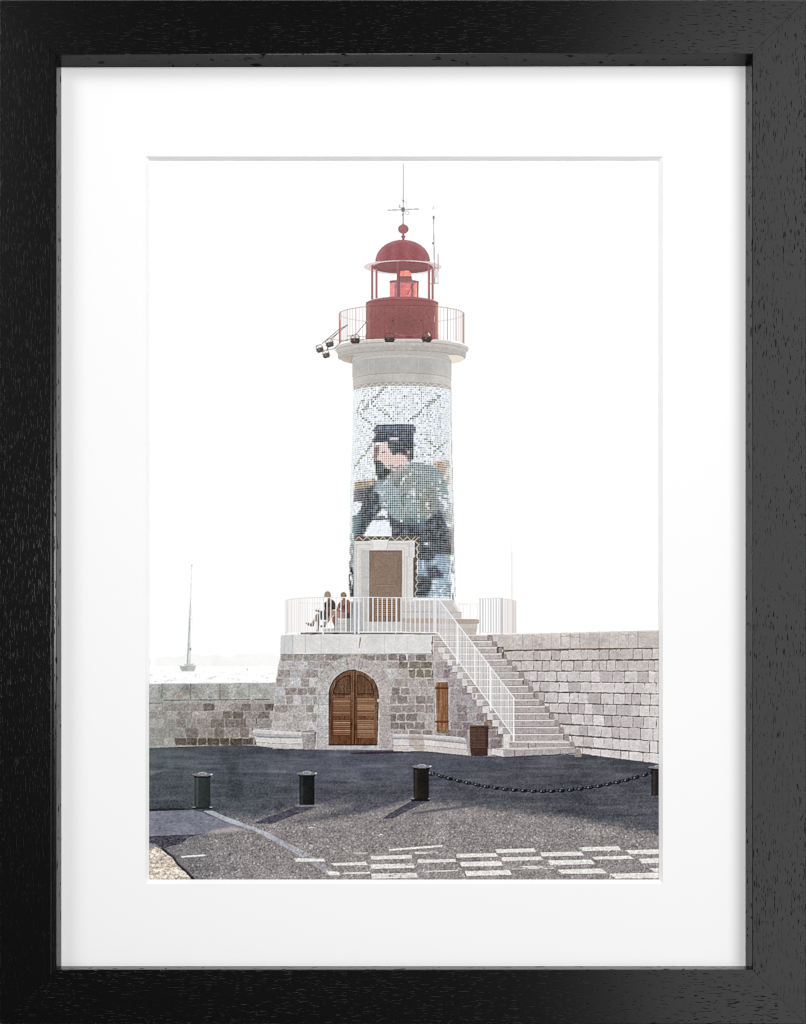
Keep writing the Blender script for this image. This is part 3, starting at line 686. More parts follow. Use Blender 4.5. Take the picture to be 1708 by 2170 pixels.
poly(Z3((302, 358), (822, 358), (822, 1265), (302, 1265)), (186, 180, 174), LH, g=5)
poly(Z3((308, 362), (408, 362), (405, 1240), (308, 1010)), (192, 190, 188), LH, g=5, s=2)
for ya in (520, 700, 880): line(*Z3((308, ya))[0], *Z3((405, ya + 6))[0], 1, (172, 168, 166), LH)
LD = new('lighthouse_door', 'tall panelled taupe door at the foot of the lighthouse')
poly(Z3((400, 362), (818, 362), (812, 1266), (400, 1266)), (134, 116, 102), LD, g=6, v=3, c=3)
poly(Z3((400, 362), (818, 362), (818, 380), (400, 384)), (126, 98, 84), LD, g=7)
poly(Z3((400, 362), (412, 362), (412, 1266), (400, 1266)), (112, 90, 76), LD, al=.7)
def panel(a, b, c_, d, rise=10):
    poly(Z3((a, b), (c_, b), (c_, d), (a, d)), (122, 98, 82), LD); poly(Z3((a + 5, b + 6), (c_ - 4, b + 6), (c_ - 4, d - 4), (a + 5, d - 4)), (144, 124, 108), LD, g=6)
    poly(Z3((a + 18, b + 20), (c_ - 16, b + 20), (c_ - 16, d - 16), (a + 18, d - 16)), (136, 116, 100), LD, g=6)
panel(470, 430, 752, 742); panel(470, 790, 750, 940)
poly(Z3((470, 965), (740, 965), (738, 1200), (470, 1200)), (118, 92, 76), LD)
for k in range(9): poly(Z3((476, 978 + k * 25), (734, 978 + k * 25), (734, 990 + k * 25), (476, 990 + k * 25)), (166, 138, 116), LD, g=6)

# shaft above the banner, lacing band, neck mouldings
def shaft(yt, at, yb, ab, col, x0=1149, x1=1470, **k):
    band((x0 + x1) / 2, (x1 - x0) / 2 + 1, yt, at, yb, ab, col, LH, x0=x0, x1=x1, **k)
shaft(1262, 17, 1275, 18, (168, 163, 158), 1153, 1470, g=5)
path([((1156 + k * 11.4), 1272 - 17 * math.sqrt(max(0, 1 - ((1156 + k * 11.4 - 1311) / 159) ** 2)) - (9 if k % 2 else -1)) for k in range(28)], 1.2, (226, 226, 222), LH)
shaft(1236, 23, 1264, 19, (186, 182, 178), 1151, 1470, g=3, cs=1.5, c=3)
shaft(1166, 0, 1236, 23, (176, 174, 171), 1148.5, 1471, g=3, cs=1.5, c=3)
def arcline(cx_, rx, yc, a, w, col, i, al=1, t0=-1, t1=1, n=40):
    pts = [(cx_ + rx * t, yc - a * math.sqrt(max(0, 1 - t * t))) for t in np.linspace(t0, t1, n)]
    path(pts, w, col, i, al=al)
arcline(1310, 161, 1238, 23, 1.9, (140, 133, 128), LH); arcline(1311, 159, 1264, 19, 1.4, (150, 143, 138), LH)
for xj, dk in ((1199.8, 0), (1277.6, 1), (1363.7, 0)):
    line(xj, 1163, xj, 1213, 1.3, (166, 158, 152) if dk else (204, 200, 196), LH); line(xj + 1, 1216, xj + 1, 1244, 1.2, (178, 170, 164), LH)
sl = (slice(1155 - Y0, 1270 - Y0), slice(1140 - X0, 1480 - X0)); m = ids[sl] == LH; xn = (XX[sl] - 1310) / 161
img[sl] += (m * (14 * np.clip(xn - .55, 0, 1) / .45 + 8 * np.clip(-xn - .7, 0, 1) / .3 - 6 * np.exp(-((xn + .55) / .25) ** 2)))[..., None]
GAL = new('gallery', 'pale stone gallery ledge under the red lantern')
# cavetto and underside
keep_sl = (slice(1085 - Y0, 1192 - Y0), slice(1080 - X0, 1148 - X0)), (slice(1085 - Y0, 1192 - Y0), slice(1472 - X0, 1540 - X0))
kept = [(img[q_].copy(), ids[q_].copy()) for q_ in keep_sl]
sl = box([(1085, 1100), (1532, 1190)])
poly([(1142, 1150), (1478, 1150), (1476, 1170), (1471, 1186), (1471, 1160 + 8), (1149, 1168), (1149, 1186), (1144, 1172)], (178, 173, 168), GAL)
band(1309, 206, 1163, 27, 1176, 18, (182, 176, 169), GAL, g=4)
band(1310, 168, 1176, 24, 1186, 22, (190, 186, 182), GAL, g=4)
poly([(1104, 1168), (1120, 1178), (1146, 1185), (1149, 1172), (1160, 1158), (1120, 1158)], (176, 168, 158), GAL, g=4)
poly([(1516, 1168), (1500, 1180), (1474, 1185), (1470, 1172), (1460, 1158), (1505, 1156)], (226, 216, 202), GAL, g=4)
for pts in (((1124, 1166), (1150, 1158), (1144, 1172), (1149, 1184)),): path(list(pts), 2, (140, 130, 118), GAL, al=.7)
arcline(1310, 163, 1184, 30, 1.6, (160, 153, 148), GAL)
# fascia
def gband(yt, at, yb, ab, col, x0, x1, **k): band((x0 + x1) / 2, (x1 - x0) / 2 + 1, yt, at, yb, ab, col, GAL, x0=x0, x1=x1, **k)
gband(1152, 36, 1172, 30, (176, 171, 166), 1102, 1518, g=4, cs=3)
gband(1140, 36, 1158, 34, (187, 183, 178), 1096, 1524, g=4, cs=3)
gband(1131, 30, 1144, 32, (195, 191, 187), 1089, 1528, g=4, cs=3)
gband(1126, 24, 1133, 27, (214, 211, 208), 1092, 1526, g=4)
arcline(1308.5, 219, 1145, 31, 1.8, (150, 142, 136), GAL); arcline(1310, 208, 1170, 28, 1.6, (150, 142, 136), GAL)
for xj in (1180, 1262, 1355, 1440): line(xj, 1118 + abs(xj - 1309) * .09, xj + (xj - 1309) * .01, 1140 + abs(xj - 1309) * .05, 1, (168, 160, 156), GAL)

sil = [(1089, 1136), (1089.5, 1143), (1097, 1147), (1098, 1157), (1102, 1168), (1112, 1176), (1128, 1182), (1149, 1187), (1200, 1190), (1420, 1190), (1472, 1187), (1492, 1182), (1508, 1176), (1517, 1168), (1520.5, 1157), (1521, 1147), (1527.5, 1143), (1528, 1136)] + [(1308.5 + 219.5 * math.cos(a), 1136 - 33 * math.sin(a)) for a in np.linspace(.03, 3.11, 30)]
for q_, (ki, kd) in zip(keep_sl, kept):
    o_ = ~polymask(sil, q_); img[q_][o_] = ki[o_]; ids[q_][o_] = kd[o_]

# ================================================================ lantern
LAN = new('lantern_room', 'red domed lantern with six posts and ball finial on top of the lighthouse')
RED = (142, 89, 88)
# brim underside, posts behind
ell(1312.5, 869.7, 126, 23, (216, 200, 198), LAN, g=3)
ell(1312.8, 871.0, 99, 20.5, (126, 80, 82), LAN, g=4)
ell(1312.8, 865.5, 92, 13.5, (150, 98, 99), LAN, g=3, al=.35)
arcline(1312.5, 108, 872, 21, 1.5, (110, 74, 74), LAN); arcline(1312.5, 112, 872, -23, 1, (214, 170, 170), LAN)
for a in np.linspace(-.85, .85, 7): ell(1312.5 + 112 * a, 872 - 20 * math.sqrt(1 - a * a), 1.3, 1.3, (90, 60, 60), LAN)
# lamp glass
LENS = new('lamp_lens', 'glowing pink glass lens inside the red lantern')
poly(Z1((757, 1022), (988, 1022), (984, 1142), (758, 1140)), (176, 120, 126), LENS, g=5)
for xa, xb, c_ in ((760, 795, (228, 146, 142)), (797, 835, (168, 116, 128)), (845, 925, (230, 128, 124)), (925, 945, (150, 110, 118)), (945, 962, (222, 138, 124)), (960, 976, (232, 158, 140))):
    poly(Z1((xa, 1030), (xb, 1030), (xb, 1142), (xa, 1140)), c_, LENS, g=7, cs=7)
poly(Z1((845, 1040), (875, 1040), (888, 1110), (905, 1142), (845, 1142)), (206, 120, 122), LENS, g=7, al=.6)
line(*Z1((935, 1040))[0], *Z1((898, 1125))[0], 2.2, (120, 84, 90), LENS)
for k in range(5): path([Z1((848 + t * 84, 1028 + k * 9 - 5 * math.sin(t * 3.14)))[0] for t in np.linspace(0, 1, 8)], 1, (150, 96, 102), LENS)
poly(Z1((755, 1012), (800, 1006), (945, 1006), (990, 1016), (988, 1030), (940, 1022), (800, 1022), (757, 1030)), (134, 100, 104), LENS, g=4)
poly(Z1((975, 1025), (986, 1025), (984, 1142), (976, 1142)), (140, 92, 94), LENS)
poly(Z1((838, 972), (930, 972), (936, 1008), (838, 1008)), (150, 98, 94), LENS, g=5); line(*Z1((838, 985))[0], *Z1((930, 985))[0], 1.2, (110, 70, 68), LENS)
poly(Z1((842, 934), (905, 930), (925, 946), (928, 974), (838, 974)), (234, 142, 132), LENS, g=6, cs=8)
# drum
band(1310.3, 118, 990, 24, 1102, 0, RED, LAN, g=4, cs=2)
band(1310.3, 118, 985, 8, 1000, 10, RED, LAN)
band(1310.3, 119, 1090, 0, 1107, 3, RED, LAN, g=4)
sl = box([(1190, 960), (1432, 1112)]); m = ids[sl] == LAN; xn = (XX[sl] - 1310) / 118; yn = YY[sl]
dk = 13 * np.exp(-((xn - .1) / .45) ** 2 - ((yn - 1058) / 32) ** 2)
img[sl] += (m * 1.0)[..., None] * (-dk[..., None] * np.array([1, .25, .2], np.float32) + (np.clip(np.abs(xn) - .78, 0, 1) / .22 * 20)[..., None] * np.array([.8, 1, 1], np.float32))
band(1310.3, 118, 990, 24, 992, 16, (156, 98, 101), LAN, g=3)
arcline(1310.3, 117.5, 992, 16, 1.8, (100, 58, 62), LAN)
for xj in (1192.8, 1428): line(xj, 992, xj, 1106, 1.3, (122, 78, 78), LAN, al=.7)
for xj in (1211, 1231, 1401, 1415): line(xj, 1000, xj, 1106, 1.2, (122, 72, 76), LAN, al=.6)
line(1417, 1030, 1417, 1050, 1.6, (240, 214, 196), LAN)
sl2 = box([(1416, 995), (1432, 1107)]); m2 = (ids[sl2] == LAN); w2_ = np.clip((XX[sl2] - 1418) / 12, 0, 1) * .55
put(sl2, m2, (238, 196, 168), None, al=w2_)
# posts
for xa, xb, ya, yb, c_ in ((1223.5, 1230.3, 876, 972, (158, 106, 108)), (1406.5, 1413.4, 874, 977, (158, 104, 104)), (1209.2, 1216.6, 862, 976, (148, 96, 100)), (1394.4, 1401.2, 862, 976, (150, 96, 98)), (1294, 1303.6, 850, 967, (140, 88, 92))):
    rect(xa, ya, xb, yb, c_, LAN, g=3); rect(xa, ya, xa + (xb - xa) * .28, yb, tuple(v + 18 for v in c_), LAN, al=.6); rect(xb - 2, ya, xb, yb, tuple(v - 18 for v in c_), LAN, al=.5)
# dome
sl = box([(1220, 780), (1405, 858)]); x, y = XX[sl], YY[sl]
m = (((x - 1312.6) / 89) ** 2 + ((y - 852.5) / 71.5) ** 2 <= 1) & (y <= 853 - 4 * np.sqrt(np.clip(1 - ((x - 1312.6) / 92) ** 2, 0, 1)))
d = ((x - 1312.6) / 89) ** 2 + ((y - 852.5) / 71.5) ** 2
cc = np.array([146, 86, 90], np.float32) + (np.clip(d - .62, 0, 1) * 62)[..., None] * np.array([.6, .85, .85], np.float32) + (4 * np.sin(x / 7))[..., None]
put(sl, m, cc, LAN, g=4, cs=2)
arcline(1312.6, 90, 856, 7, 2, (178, 138, 140), LAN)
arcline(1312.6, 107, 868, 19, 1.8, (238, 204, 202), LAN)
# finial
poly([(1310, 760), (1319, 760), (1317, 765), (1322, 771), (1318, 776), (1319, 783), (1310, 783), (1311, 776), (1307, 771), (1312, 765)], (140, 84, 88), LAN, g=4)
ell(1314.5, 746.3, 17.2, 15.2, (143, 85, 86), LAN, g=4); ell(1311, 742, 8, 6, (152, 94, 98), LAN, al=.5)
rect(1311, 729, 1318, 734, (150, 100, 104), LAN)
VANE = new('weather_vane', 'thin lightning rod with compass cross above the red ball finial')
line(1314.5, 533, 1314.5, 680, 1.6, (120, 116, 118), VANE, w2=3); line(1314.5, 680, 1314.5, 731, 3, (120, 112, 114), VANE)
line(1263.5, 685, 1365, 680.7, 2.6, (120, 112, 112), VANE)
rect(1309, 676, 1320, 690, (104, 96, 98), VANE); ell(1313.3, 699, 3.2, 3, (110, 100, 102), VANE)
path([(1301.5, 666), (1301.5, 678)], 2, (140, 134, 134), VANE); path([(1301.5, 673), (1306, 668)], 1.6, (150, 144, 144), VANE); path([(1302, 673), (1309, 680)], 1.6, (150, 144, 144), VANE)
ell(1326.8, 693.4, 6.8, 7, (176, 172, 172), VANE, r0=.68)
path([(1307, 643), (1314, 654), (1325, 660)], 1.4, (186, 182, 182), VANE); path([(1324.5, 647), (1324.5, 676)], 1.1, (214, 211, 211), VANE)
rect(1312, 652, 1317.4, 657, (126, 120, 122), VANE)
ANT = new('antenna_mast', 'thin grey antenna mast fixed to the right side of the lantern')
line(1412.8, 708, 1414.5, 800, 2.4, (136, 132, 132), ANT); line(1414.5, 800, 1417, 925, 2.8, (150, 138, 138), ANT)
poly([(1410, 705), (1413.5, 702), (1417, 705), (1416, 714), (1411, 714)], (96, 92, 94), ANT); ell(1411.5, 792.5, 3.6, 3.4, (110, 104, 104), ANT)
path([(1412, 670), (1413, 682), (1408, 680)], 1.6, (170, 168, 168), ANT); ell(1420, 680, 1.4, 1.4, (176, 174, 174), ANT)
line(1428, 827, 1427.5, 925, 2.6, (172, 160, 160), ANT); rect(1416, 883, 1424.5, 904, (206, 200, 200), ANT)
path([(1402, 875), (1428, 872)], 2.2, (140, 116, 116), ANT); path([(1400, 925), (1428, 922)], 2.2, (150, 124, 124), ANT); line(1414, 884, 1414, 925, 3.4, (166, 140, 140), ANT)

# gallery railing
GR_ = new('gallery_railing', 'thin curved red railing round the lantern gallery')
gcx, grx = 1309, 203.5
def rail_y(a, near, top): s = abs(math.sin(a)); return (1022.5 - 28.5 * s if near else 1022.5 + 30 * s) if top else (1122 - 20 * s if near else 1122 + 0)
for near in (False, True):
    pts = []
    for k in range(0, 61):
        a = math.pi * k / 60; xx_ = gcx - grx * math.cos(a); pts.append((xx_, rail_y(a, near, True)))
    for (xa, ya), (xb, yb) in zip(pts[:-1], pts[1:]):
        behind = (1195 < xa < 1424)
        if not near and behind: continue
        line(xa, ya, xb, yb, 1.9 if near else 1.4, (150, 108, 104) if (near and not behind) else ((118, 66, 70) if near else (196, 168, 164)), GR_)
    for k in range(0, 40):
        a = math.pi * (k + .5) / 40; xx_ = gcx - grx * math.cos(a)
        behind = (1195 < xx_ < 1424)
        if not near and (behind or xx_ < 1440): continue
        yt = rail_y(a, near, True); yb = 1121 - 20 * abs(math.sin(a))
        if behind:
            line(xx_, yt, xx_, yb, 1.3, (122, 70, 74), GR_, al=.5)
        else:
            e_ = abs(xx_ - gcx) / grx
            line(xx_, yt, xx_, yb, 1.5, (150, 112, 106) if e_ < .93 else (160, 98, 82), GR_)
line(1106.5, 1023, 1108, 1120, 2.4, (170, 100, 90), GR_)
# floodlights
def flood(cx_, cy_, w, h, ax=None, ay=None, rot=0):
    F = new('floodlight', FL.pop(0))
    c_, s_ = math.cos(rot), math.sin(rot)
    def r(*p): return [(cx_ + a * c_ - b * s_, cy_ + a * s_ + b * c_) for a, b in p]
    if ax is not None:
        for (px, py) in (ax if isinstance(ax, list) else [(ax, ay)]):
            line(px, py, cx_, cy_ - h * .9, 2.3, (116, 86, 82), F); ell(px, py, 2.6, 2.2, (84, 62, 60), F)
    path(r((-w * .46, -h * .3), (-w * .3, -h * .95), (w * .3, -h * .95), (w * .46, -h * .3)), 2.2, (88, 70, 66), F)
    path(r((-w * .2, -h * .9), (w * .1, -h * .3)), 1.6, (120, 90, 86), F)
    poly(r((-w * .42, -h * .45), (w * .42, -h * .45), (w * .46, h * .1), (w * .36, h * .5), (-w * .36, h * .5), (-w * .46, h * .1)), (70, 58, 54), F, g=6)
    poly(r((-w * .36, -h * .45), (w * .36, -h * .45), (w * .36, -h * .3), (-w * .36, -h * .3)), (112, 96, 88), F)
    path(r((-w * .56, h * .05), (w * .56, h * .05)), 1.6, (74, 60, 58), F)
    ell(*r((-w * .1, -h * .1))[0], 1.8, 1.4, (150, 134, 124), F)
FL = ['leftmost of the floodlights hanging out on arms from the gallery', 'lowest floodlight hanging below the gallery ledge at the left', 'floodlight on the long arms just left of the gallery rim',
      'floodlight at the left part of the gallery, beside the red drum', 'floodlight before the middle of the red drum', 'floodlight before the right part of the red drum']
path([(1050, 1120), (1104, 1074), (1131, 1060)], 2.6, (132, 102, 98), GR_); path([(1076, 1112), (1108, 1078)], 2, (140, 110, 106), GR_)
path([(1060, 1142), (1090, 1136), (1112, 1112), (1160, 1100)], 2, (130, 98, 96), GR_); path([(1085, 1106), (1120, 1110), (1190, 1106)], 1.7, (140, 108, 104), GR_)
path([(1130, 1094), (1230, 1100)], 1.6, (128, 88, 88), GR_); path([(1286, 1086), (1322, 1096)], 2, (170, 116, 114), GR_); path([(1380, 1086), (1344, 1093)], 2, (160, 106, 104), GR_); 
path([(1322, 1098), (1344, 1098)], 2.4, (90, 60, 60), GR_)
flood(1043, 1140, 25, 17, rot=-.3); flood(1063.7, 1157.8, 24, 17, 1068, 1136, rot=-.25); flood(1075, 1122, 28, 18, 1131, 1060, rot=-.25)
flood(1158, 1110, 33, 20, 1193, 1050, rot=-.08); flood(1269.8, 1105.5, 37, 20, 1281, 1044); flood(1391, 1104.5, 36, 21, 1372, 1044, rot=.05)
poly([(1397, 1083), (1403, 1092), (1400, 1095), (1395, 1086)], (236, 228, 222), None)

# ================================================================ people on the terrace
PP = T(980, 1900, 8.54)
def flesh(*a): return a
M1 = new('person', 'seated person in dark shirt and grey shorts, legs crossed, looking left')
SK = (138, 108, 92); SKD = (126, 96, 82)
poly(PP((230, 1440), (300, 1400), (380, 1380), (470, 1385), (500, 1432)), (136, 100, 88), M1, g=4)
poly(PP((440, 900), (520, 860), (520, 1080), (500, 1370), (440, 1375), (450, 1150), (440, 1050)), (132, 98, 76), M1, g=4)
poly(PP((410, 900), (470, 830), (520, 900), (440, 1050), (380, 1120), (370, 1200), (310, 1180), (290, 1110), (340, 1060)), (178, 142, 126), M1, g=4)
poly(PP((150, 1098), (180, 1100), (260, 1115), (340, 1150), (360, 1205), (300, 1215), (210, 1190), (150, 1150), (134, 1118)), (84, 74, 76), M1, g=5)
poly(PP((500, 770), (800, 780), (830, 900), (740, 1035), (560, 1030), (540, 960), (520, 860)), (92, 98, 92), M1, g=6)
poly(PP((400, 760), (430, 740), (520, 755), (540, 790), (500, 820), (420, 790)), (150, 130, 122), M1, g=4)
poly(PP((650, 560), (720, 500), (760, 470), (860, 450), (930, 500), (1005, 650), (1000, 690), (960, 740), (860, 760), (850, 800), (700, 800), (660, 720)), (74, 66, 58), M1, g=5)
poly(PP((750, 470), (840, 430), (850, 470), (800, 560), (760, 560)), (140, 102, 88), M1, g=3)
poly(PP((750, 670), (850, 650), (860, 740), (840, 830), (740, 850), (720, 800), (640, 800), (620, 780), (640, 740), (760, 740)), SK, M1, g=4)
poly(PP((660, 800), (720, 790), (830, 830), (790, 870), (740, 900), (700, 890)), (110, 84, 72), M1, al=.6)
poly(PP((760, 560), (800, 560), (810, 660), (750, 665)), (110, 82, 72), M1, al=.7)
ell(*PP((748, 330))[0], 10.2, 12, (178, 152, 130), M1, g=3)
poly(PP((662, 300), (680, 262), (730, 236), (790, 240), (832, 280), (840, 350), (815, 410), (770, 420), (790, 350), (740, 300)), (170, 148, 124), M1, g=4)
poly(PP((662, 300), (652, 345), (656, 385), (672, 412), (720, 418), (740, 380), (700, 320)), (184, 156, 136), M1, g=3)
poly(PP((740, 380), (840, 360), (850, 460), (760, 470)), (150, 116, 100), M1, g=3)
M2 = new('person', 'seated person in patterned top and denim shorts, facing the camera')
poly(PP((880, 1390), (960, 1370), (1060, 1370), (1060, 1420), (900, 1430)), (104, 82, 78), M2, g=4)
poly(PP((1040, 590), (1130, 480), (1160, 470), (1240, 460), (1340, 470), (1390, 560), (1400, 720), (1390, 820), (1280, 840), (1080, 830), (980, 830), (960, 770), (1010, 700)), (168, 128, 112), M2, g=4)
poly(PP((1080, 560), (1130, 600), (1190, 620), (1240, 590), (1300, 560), (1320, 640), (1310, 740), (1250, 760), (1180, 740), (1100, 740), (1070, 680)), (118, 92, 92), M2, g=8)
for q in (((1090, 600), (1140, 650), (1120, 700)), ((1180, 640), (1240, 690), (1200, 730)), ((1230, 600), (1280, 660), (1270, 720)), ((1110, 570), (1080, 640)), ((1290, 580), (1210, 650))): path(PP(*q), 1.5, (62, 44, 50), M2)
poly(PP((1340, 480), (1400, 560), (1400, 740), (1380, 840), (1290, 850), (1300, 780), (1330, 700), (1320, 560)), (158, 112, 94), M2, g=4)
poly(PP((840, 760), (960, 770), (1100, 800), (1300, 830), (1280, 985), (1060, 985), (1000, 960), (900, 900), (800, 1060), (720, 1160), (640, 1160), (760, 1000), (830, 850)), (188, 156, 140), M2, g=4)
poly(PP((1260, 830), (1390, 840), (1400, 985), (1240, 985), (1220, 900)), (84, 80, 96), M2, g=5)
poly(PP((870, 960), (930, 910), (1000, 930), (1030, 1000), (1020, 1100), (1010, 1370), (950, 1370), (930, 1180), (880, 1080)), (158, 122, 106), M2, g=4)
poly(PP((540, 1190), (600, 1165), (660, 1150), (700, 1160), (700, 1230), (600, 1240), (550, 1225)), (70, 62, 64), M2, g=4)
poly(PP((600, 1100), (700, 1060), (740, 1130), (700, 1170), (620, 1170)), (196, 164, 148), M2, g=3)
poly(PP((1070, 780), (1240, 770), (1240, 800), (1080, 810)), (110, 82, 76), M2, al=.7)
ell(*PP((1193, 350))[0], 9.4, 11.5, (172, 142, 120), M2, g=3)
poly(PP((1112, 330), (1120, 280), (1180, 255), (1240, 265), (1272, 320), (1276, 350), (1240, 320), (1180, 312), (1130, 340)), (150, 128, 100), M2, g=4)
poly(PP((1110, 345), (1280, 340), (1276, 375), (1220, 385), (1200, 365), (1180, 385), (1120, 380)), (96, 74, 64), M2, g=3)
ell(*PP((1198, 395))[0], 7, 4, (160, 126, 110), M2)
ell(*PP((1100, 728))[0], 2.4, 2.4, (245, 243, 240), M2)
poly(PP((1170, 420), (1240, 420), (1250, 480), (1160, 480)), (166, 126, 112), M2, g=3)

# ================================================================ terrace railing, front
WH = (236, 235, 238)
def bar(x0, y0, x1, y1, w, c_=WH, i=None):
    line(x0, y0, x1, y1, w, c_, TR if i is None else i)
    line(x0 + w * .32, y0, x1 + w * .32, y1, w * .34, tuple(v - 34 for v in c_), TR if i is None else i, al=.7)
tx = [135, 150, 200, 260, 330, 400, 800, 1490]; ty = [212, 207, 198, 192, 187, 184, 184.5, 190]
byy = [515, 509, 503, 500, 498, 496, 497, 502]
cb = [137, 144, 152, 160, 170, 181, 193, 206, 220, 235, 252, 270, 290, 311, 333, 355, 378, 402, 425, 447]
for xj in cb: bar(*B((xj, np.interp(xj, tx, ty)))[0], *B((xj, np.interp(xj, tx, byy)))[0], 2.3, (232, 226, 224) if xj < 300 else (238, 235, 235))
for xj in (143, 252): line(*B((xj, 500))[0], *B((xj, 519))[0], 2.5, (190, 188, 188), TR)
for xj in (477,): bar(*B((xj, 186))[0], *B((xj, 516))[0], 4.6)
for xj in (513, 546, 592, 636, 682, 724): bar(*B((xj, 186))[0], *B((xj, 496))[0], 3.2)
bar(*B((764, 185))[0], *B((762, 514))[0], 4.6); bar(*B((799, 185))[0], *B((797, 512))[0], 5.2)
for k in range(16): xj = 840 + k * 42.2; bar(*B((xj, 186))[0], *B((xj, 498))[0], 3.5 if k != 7 else 4.4)
bar(*B((1130, 498))[0], *B((1130, 512))[0], 3.5)
path([B((a, b))[0] for a, b in zip(tx, ty)], 3, WH, TR); path([B((a, b))[0] for a, b in zip([135, 250, 400, 760], [515, 497, 494, 494])], 2.2, (240, 236, 236), TR)
path(B((800, 495), (1200, 497), (1500, 502)), 3.2, WH, TR)
path([B((a, b + 1.6))[0] for a, b in zip(tx, ty)], .9, (176, 176, 182), TR, al=.8)
# right end of the railing
for xj in np.arange(585, 768, 24.5): bar(*S5((xj, 146 - (xj - 575) * .03))[0], *S5((xj, 462))[0], 2.5, (190, 187, 188))
for xj in (): bar(*S5((xj, 150))[0], *S5((xj, 462))[0], 2, (206, 200, 200))
path(S5((572, 146), (776, 138)), 3, (224, 220, 218), TR); path(S5((572, 458), (776, 466)), 2.2, (226, 220, 218), TR)
poly(S5((766, 136), (797, 140), (797, 474), (766, 474)), (190, 188, 190), TR, g=3); poly(S5((766, 136), (776, 137), (776, 474), (766, 474)), (218, 216, 216), TR)
bar(*S5((580, 144))[0], *S5((578, 478))[0], 4, (226, 222, 221))
for xj in (808, 822, 836, 848, 860, 871, 881, 890, 898, 905, 911, 916): bar(*S5((xj, 152 + (xj - 800) * .08))[0], *S5((xj, 466))[0], 1.8, (206, 194, 188))
path(S5((797, 150), (850, 152), (890, 158), (918, 168)), 2.6, (226, 218, 212), TR); path(S5((797, 462), (880, 468), (918, 464)), 2, (226, 218, 212), TR)
# stair handrail
HR = new('stair_railing', 'white sloping handrail with upright bars down the stone stairs')
hx = [195, 903]; hty = [140, 1075]; lx2 = [190, 893]; lyy = [458, 1418]
for k in range(46):
    t = k / 46; xj = 205 + t * 685
    a = np.interp(xj, hx, hty); b = np.interp(xj, lx2, lyy)
    bar(*S5((xj, a))[0], *S5((xj, b))[0], 2.15, (230, 229, 234), HR)
for xj, ex in ((172, 0), (371, 50), (535, 12), (681, 55), (894, 55)):
    a = np.interp(xj, hx, hty); b = np.interp(xj, lx2, lyy) + ex
    bar(*S5((xj, a))[0], *S5((xj + 1, b))[0], 5.4 if xj > 200 else 4, (238, 237, 240), HR)
bar(*S5((158, 138))[0], *S5((158, 460))[0], 4.5, (230, 229, 232), HR)
line(*S5((193, 138))[0], *S5((905, 1077))[0], 4, (240, 239, 242), HR); line(*S5((201, 140))[0], *S5((909, 1074))[0], 1.1, (178, 176, 184), HR)
line(*S5((188, 458))[0], *S5((893, 1420))[0], 3, (234, 233, 238), HR)

# ================================================================ bollards and chain
Pb = T(480, 2380, 2.135); Qb = T(1260, 2380, 1.8978)
def bollard(conv, xa, xb, cap0, cap1, yb, ca, cb_, body, base=None, lab='', green=0):
    i = new('bollard', lab)
    (ax, ay), (bx, by) = conv((xa, cap1 - 2), (xb, yb)); sl = box([(ax, ay), (bx, by)])
    x, y = XX[sl], YY[sl]; xn = (x - ax) / (bx - ax)
    c_ = np.asarray(body, np.float32) + (20 * np.exp(-((xn - .16) / .09) ** 2) - 12 * np.clip(xn - .45, 0, 1))[..., None]
    m = (xn >= 0) & (xn <= 1) & (y >= ay) & (y <= by)
    put(sl, m, c_, i, g=4, c=2)
    if base:
        (px, py), (qx, qy) = conv((base[0], base[2]), (base[1], base[3]))
        poly([(px + 1, py), (qx - 1, py), (qx, (py + qy) / 2), (qx - 2, qy), (px + 2, qy), (px, (py + qy) / 2)], tuple(v * .85 for v in body), i, g=4)
        line(px + 1, py + 1, ax + 3, py + 1, 2, (150, 148, 140), i); line(bx - 2, py + 1, qx - 1, py + 1, 2, (176, 174, 166), i)
    (cx0, cy0), (cx1, cy1) = conv((ca, cap0), (cb_, cap1)); mx = (cx0 + cx1) / 2; h_ = cy1 - cy0; rx = (cx1 - cx0) / 2
    poly([(cx0 + 3, cy0 + h_ * .7), (cx1 - 3, cy0 + h_ * .7), (bx + .5, cy1 + 3), (ax - .5, cy1 + 3)], tuple(v * .55 for v in body), i)
    ell(mx, cy0 + h_ * .62, rx, h_ * .32, tuple(v * .75 for v in body), i)
    ell(mx, cy0 + h_ * .50, rx, h_ * .28, (140, 144, 148), i)
    ell(mx, cy0 + h_ * .52, rx * .94, h_ * .20, (112, 116, 122), i)
    ell(mx, cy0 + h_ * .34, rx * .46, h_ * .34, (158, 162, 168), i); ell(mx - 1, cy0 + h_ * .42, rx * .34, h_ * .22, (126, 130, 138), i)
    ell(cx1 - 3.5, cy0 + h_ * .48, 3.2, 2.2, (250, 250, 250), i)
    return i
bollard(Pb, 328, 438, 290, 326, 540, 314, 454, (53, 60, 60), (311, 456, 533, 549), 'leftmost greenish bollard beside the painted line and the pale patch')
poly(Pb((1018, 520), (1060, 514), (1160, 514), (1222, 520), (1190, 530), (1050, 532)), (150, 146, 150), GND, g=10, al=.6)
bollard(Pb, 1058, 1164, 283, 318, 522, 1041, 1181, (33, 35, 36), None, 'dark bollard standing alone between the leftmost one and the chained one')
bollard(Qb, 166, 262, 209, 239, 428, 159, 278, (41, 38, 35), (148, 269, 420, 440), 'dark bollard holding the left end of the chain')
ell(*Qb((170, 264))[0], 3.5, 4, (30, 26, 28), None)
bollard(Qb, 1637, 1745, 214, 243, 406, 1620, 1760, (43, 37, 36), None, 'dark bollard at the right edge of the picture holding the end of the chain')
CH = new('chain', 'black iron chain sagging between two bollards')
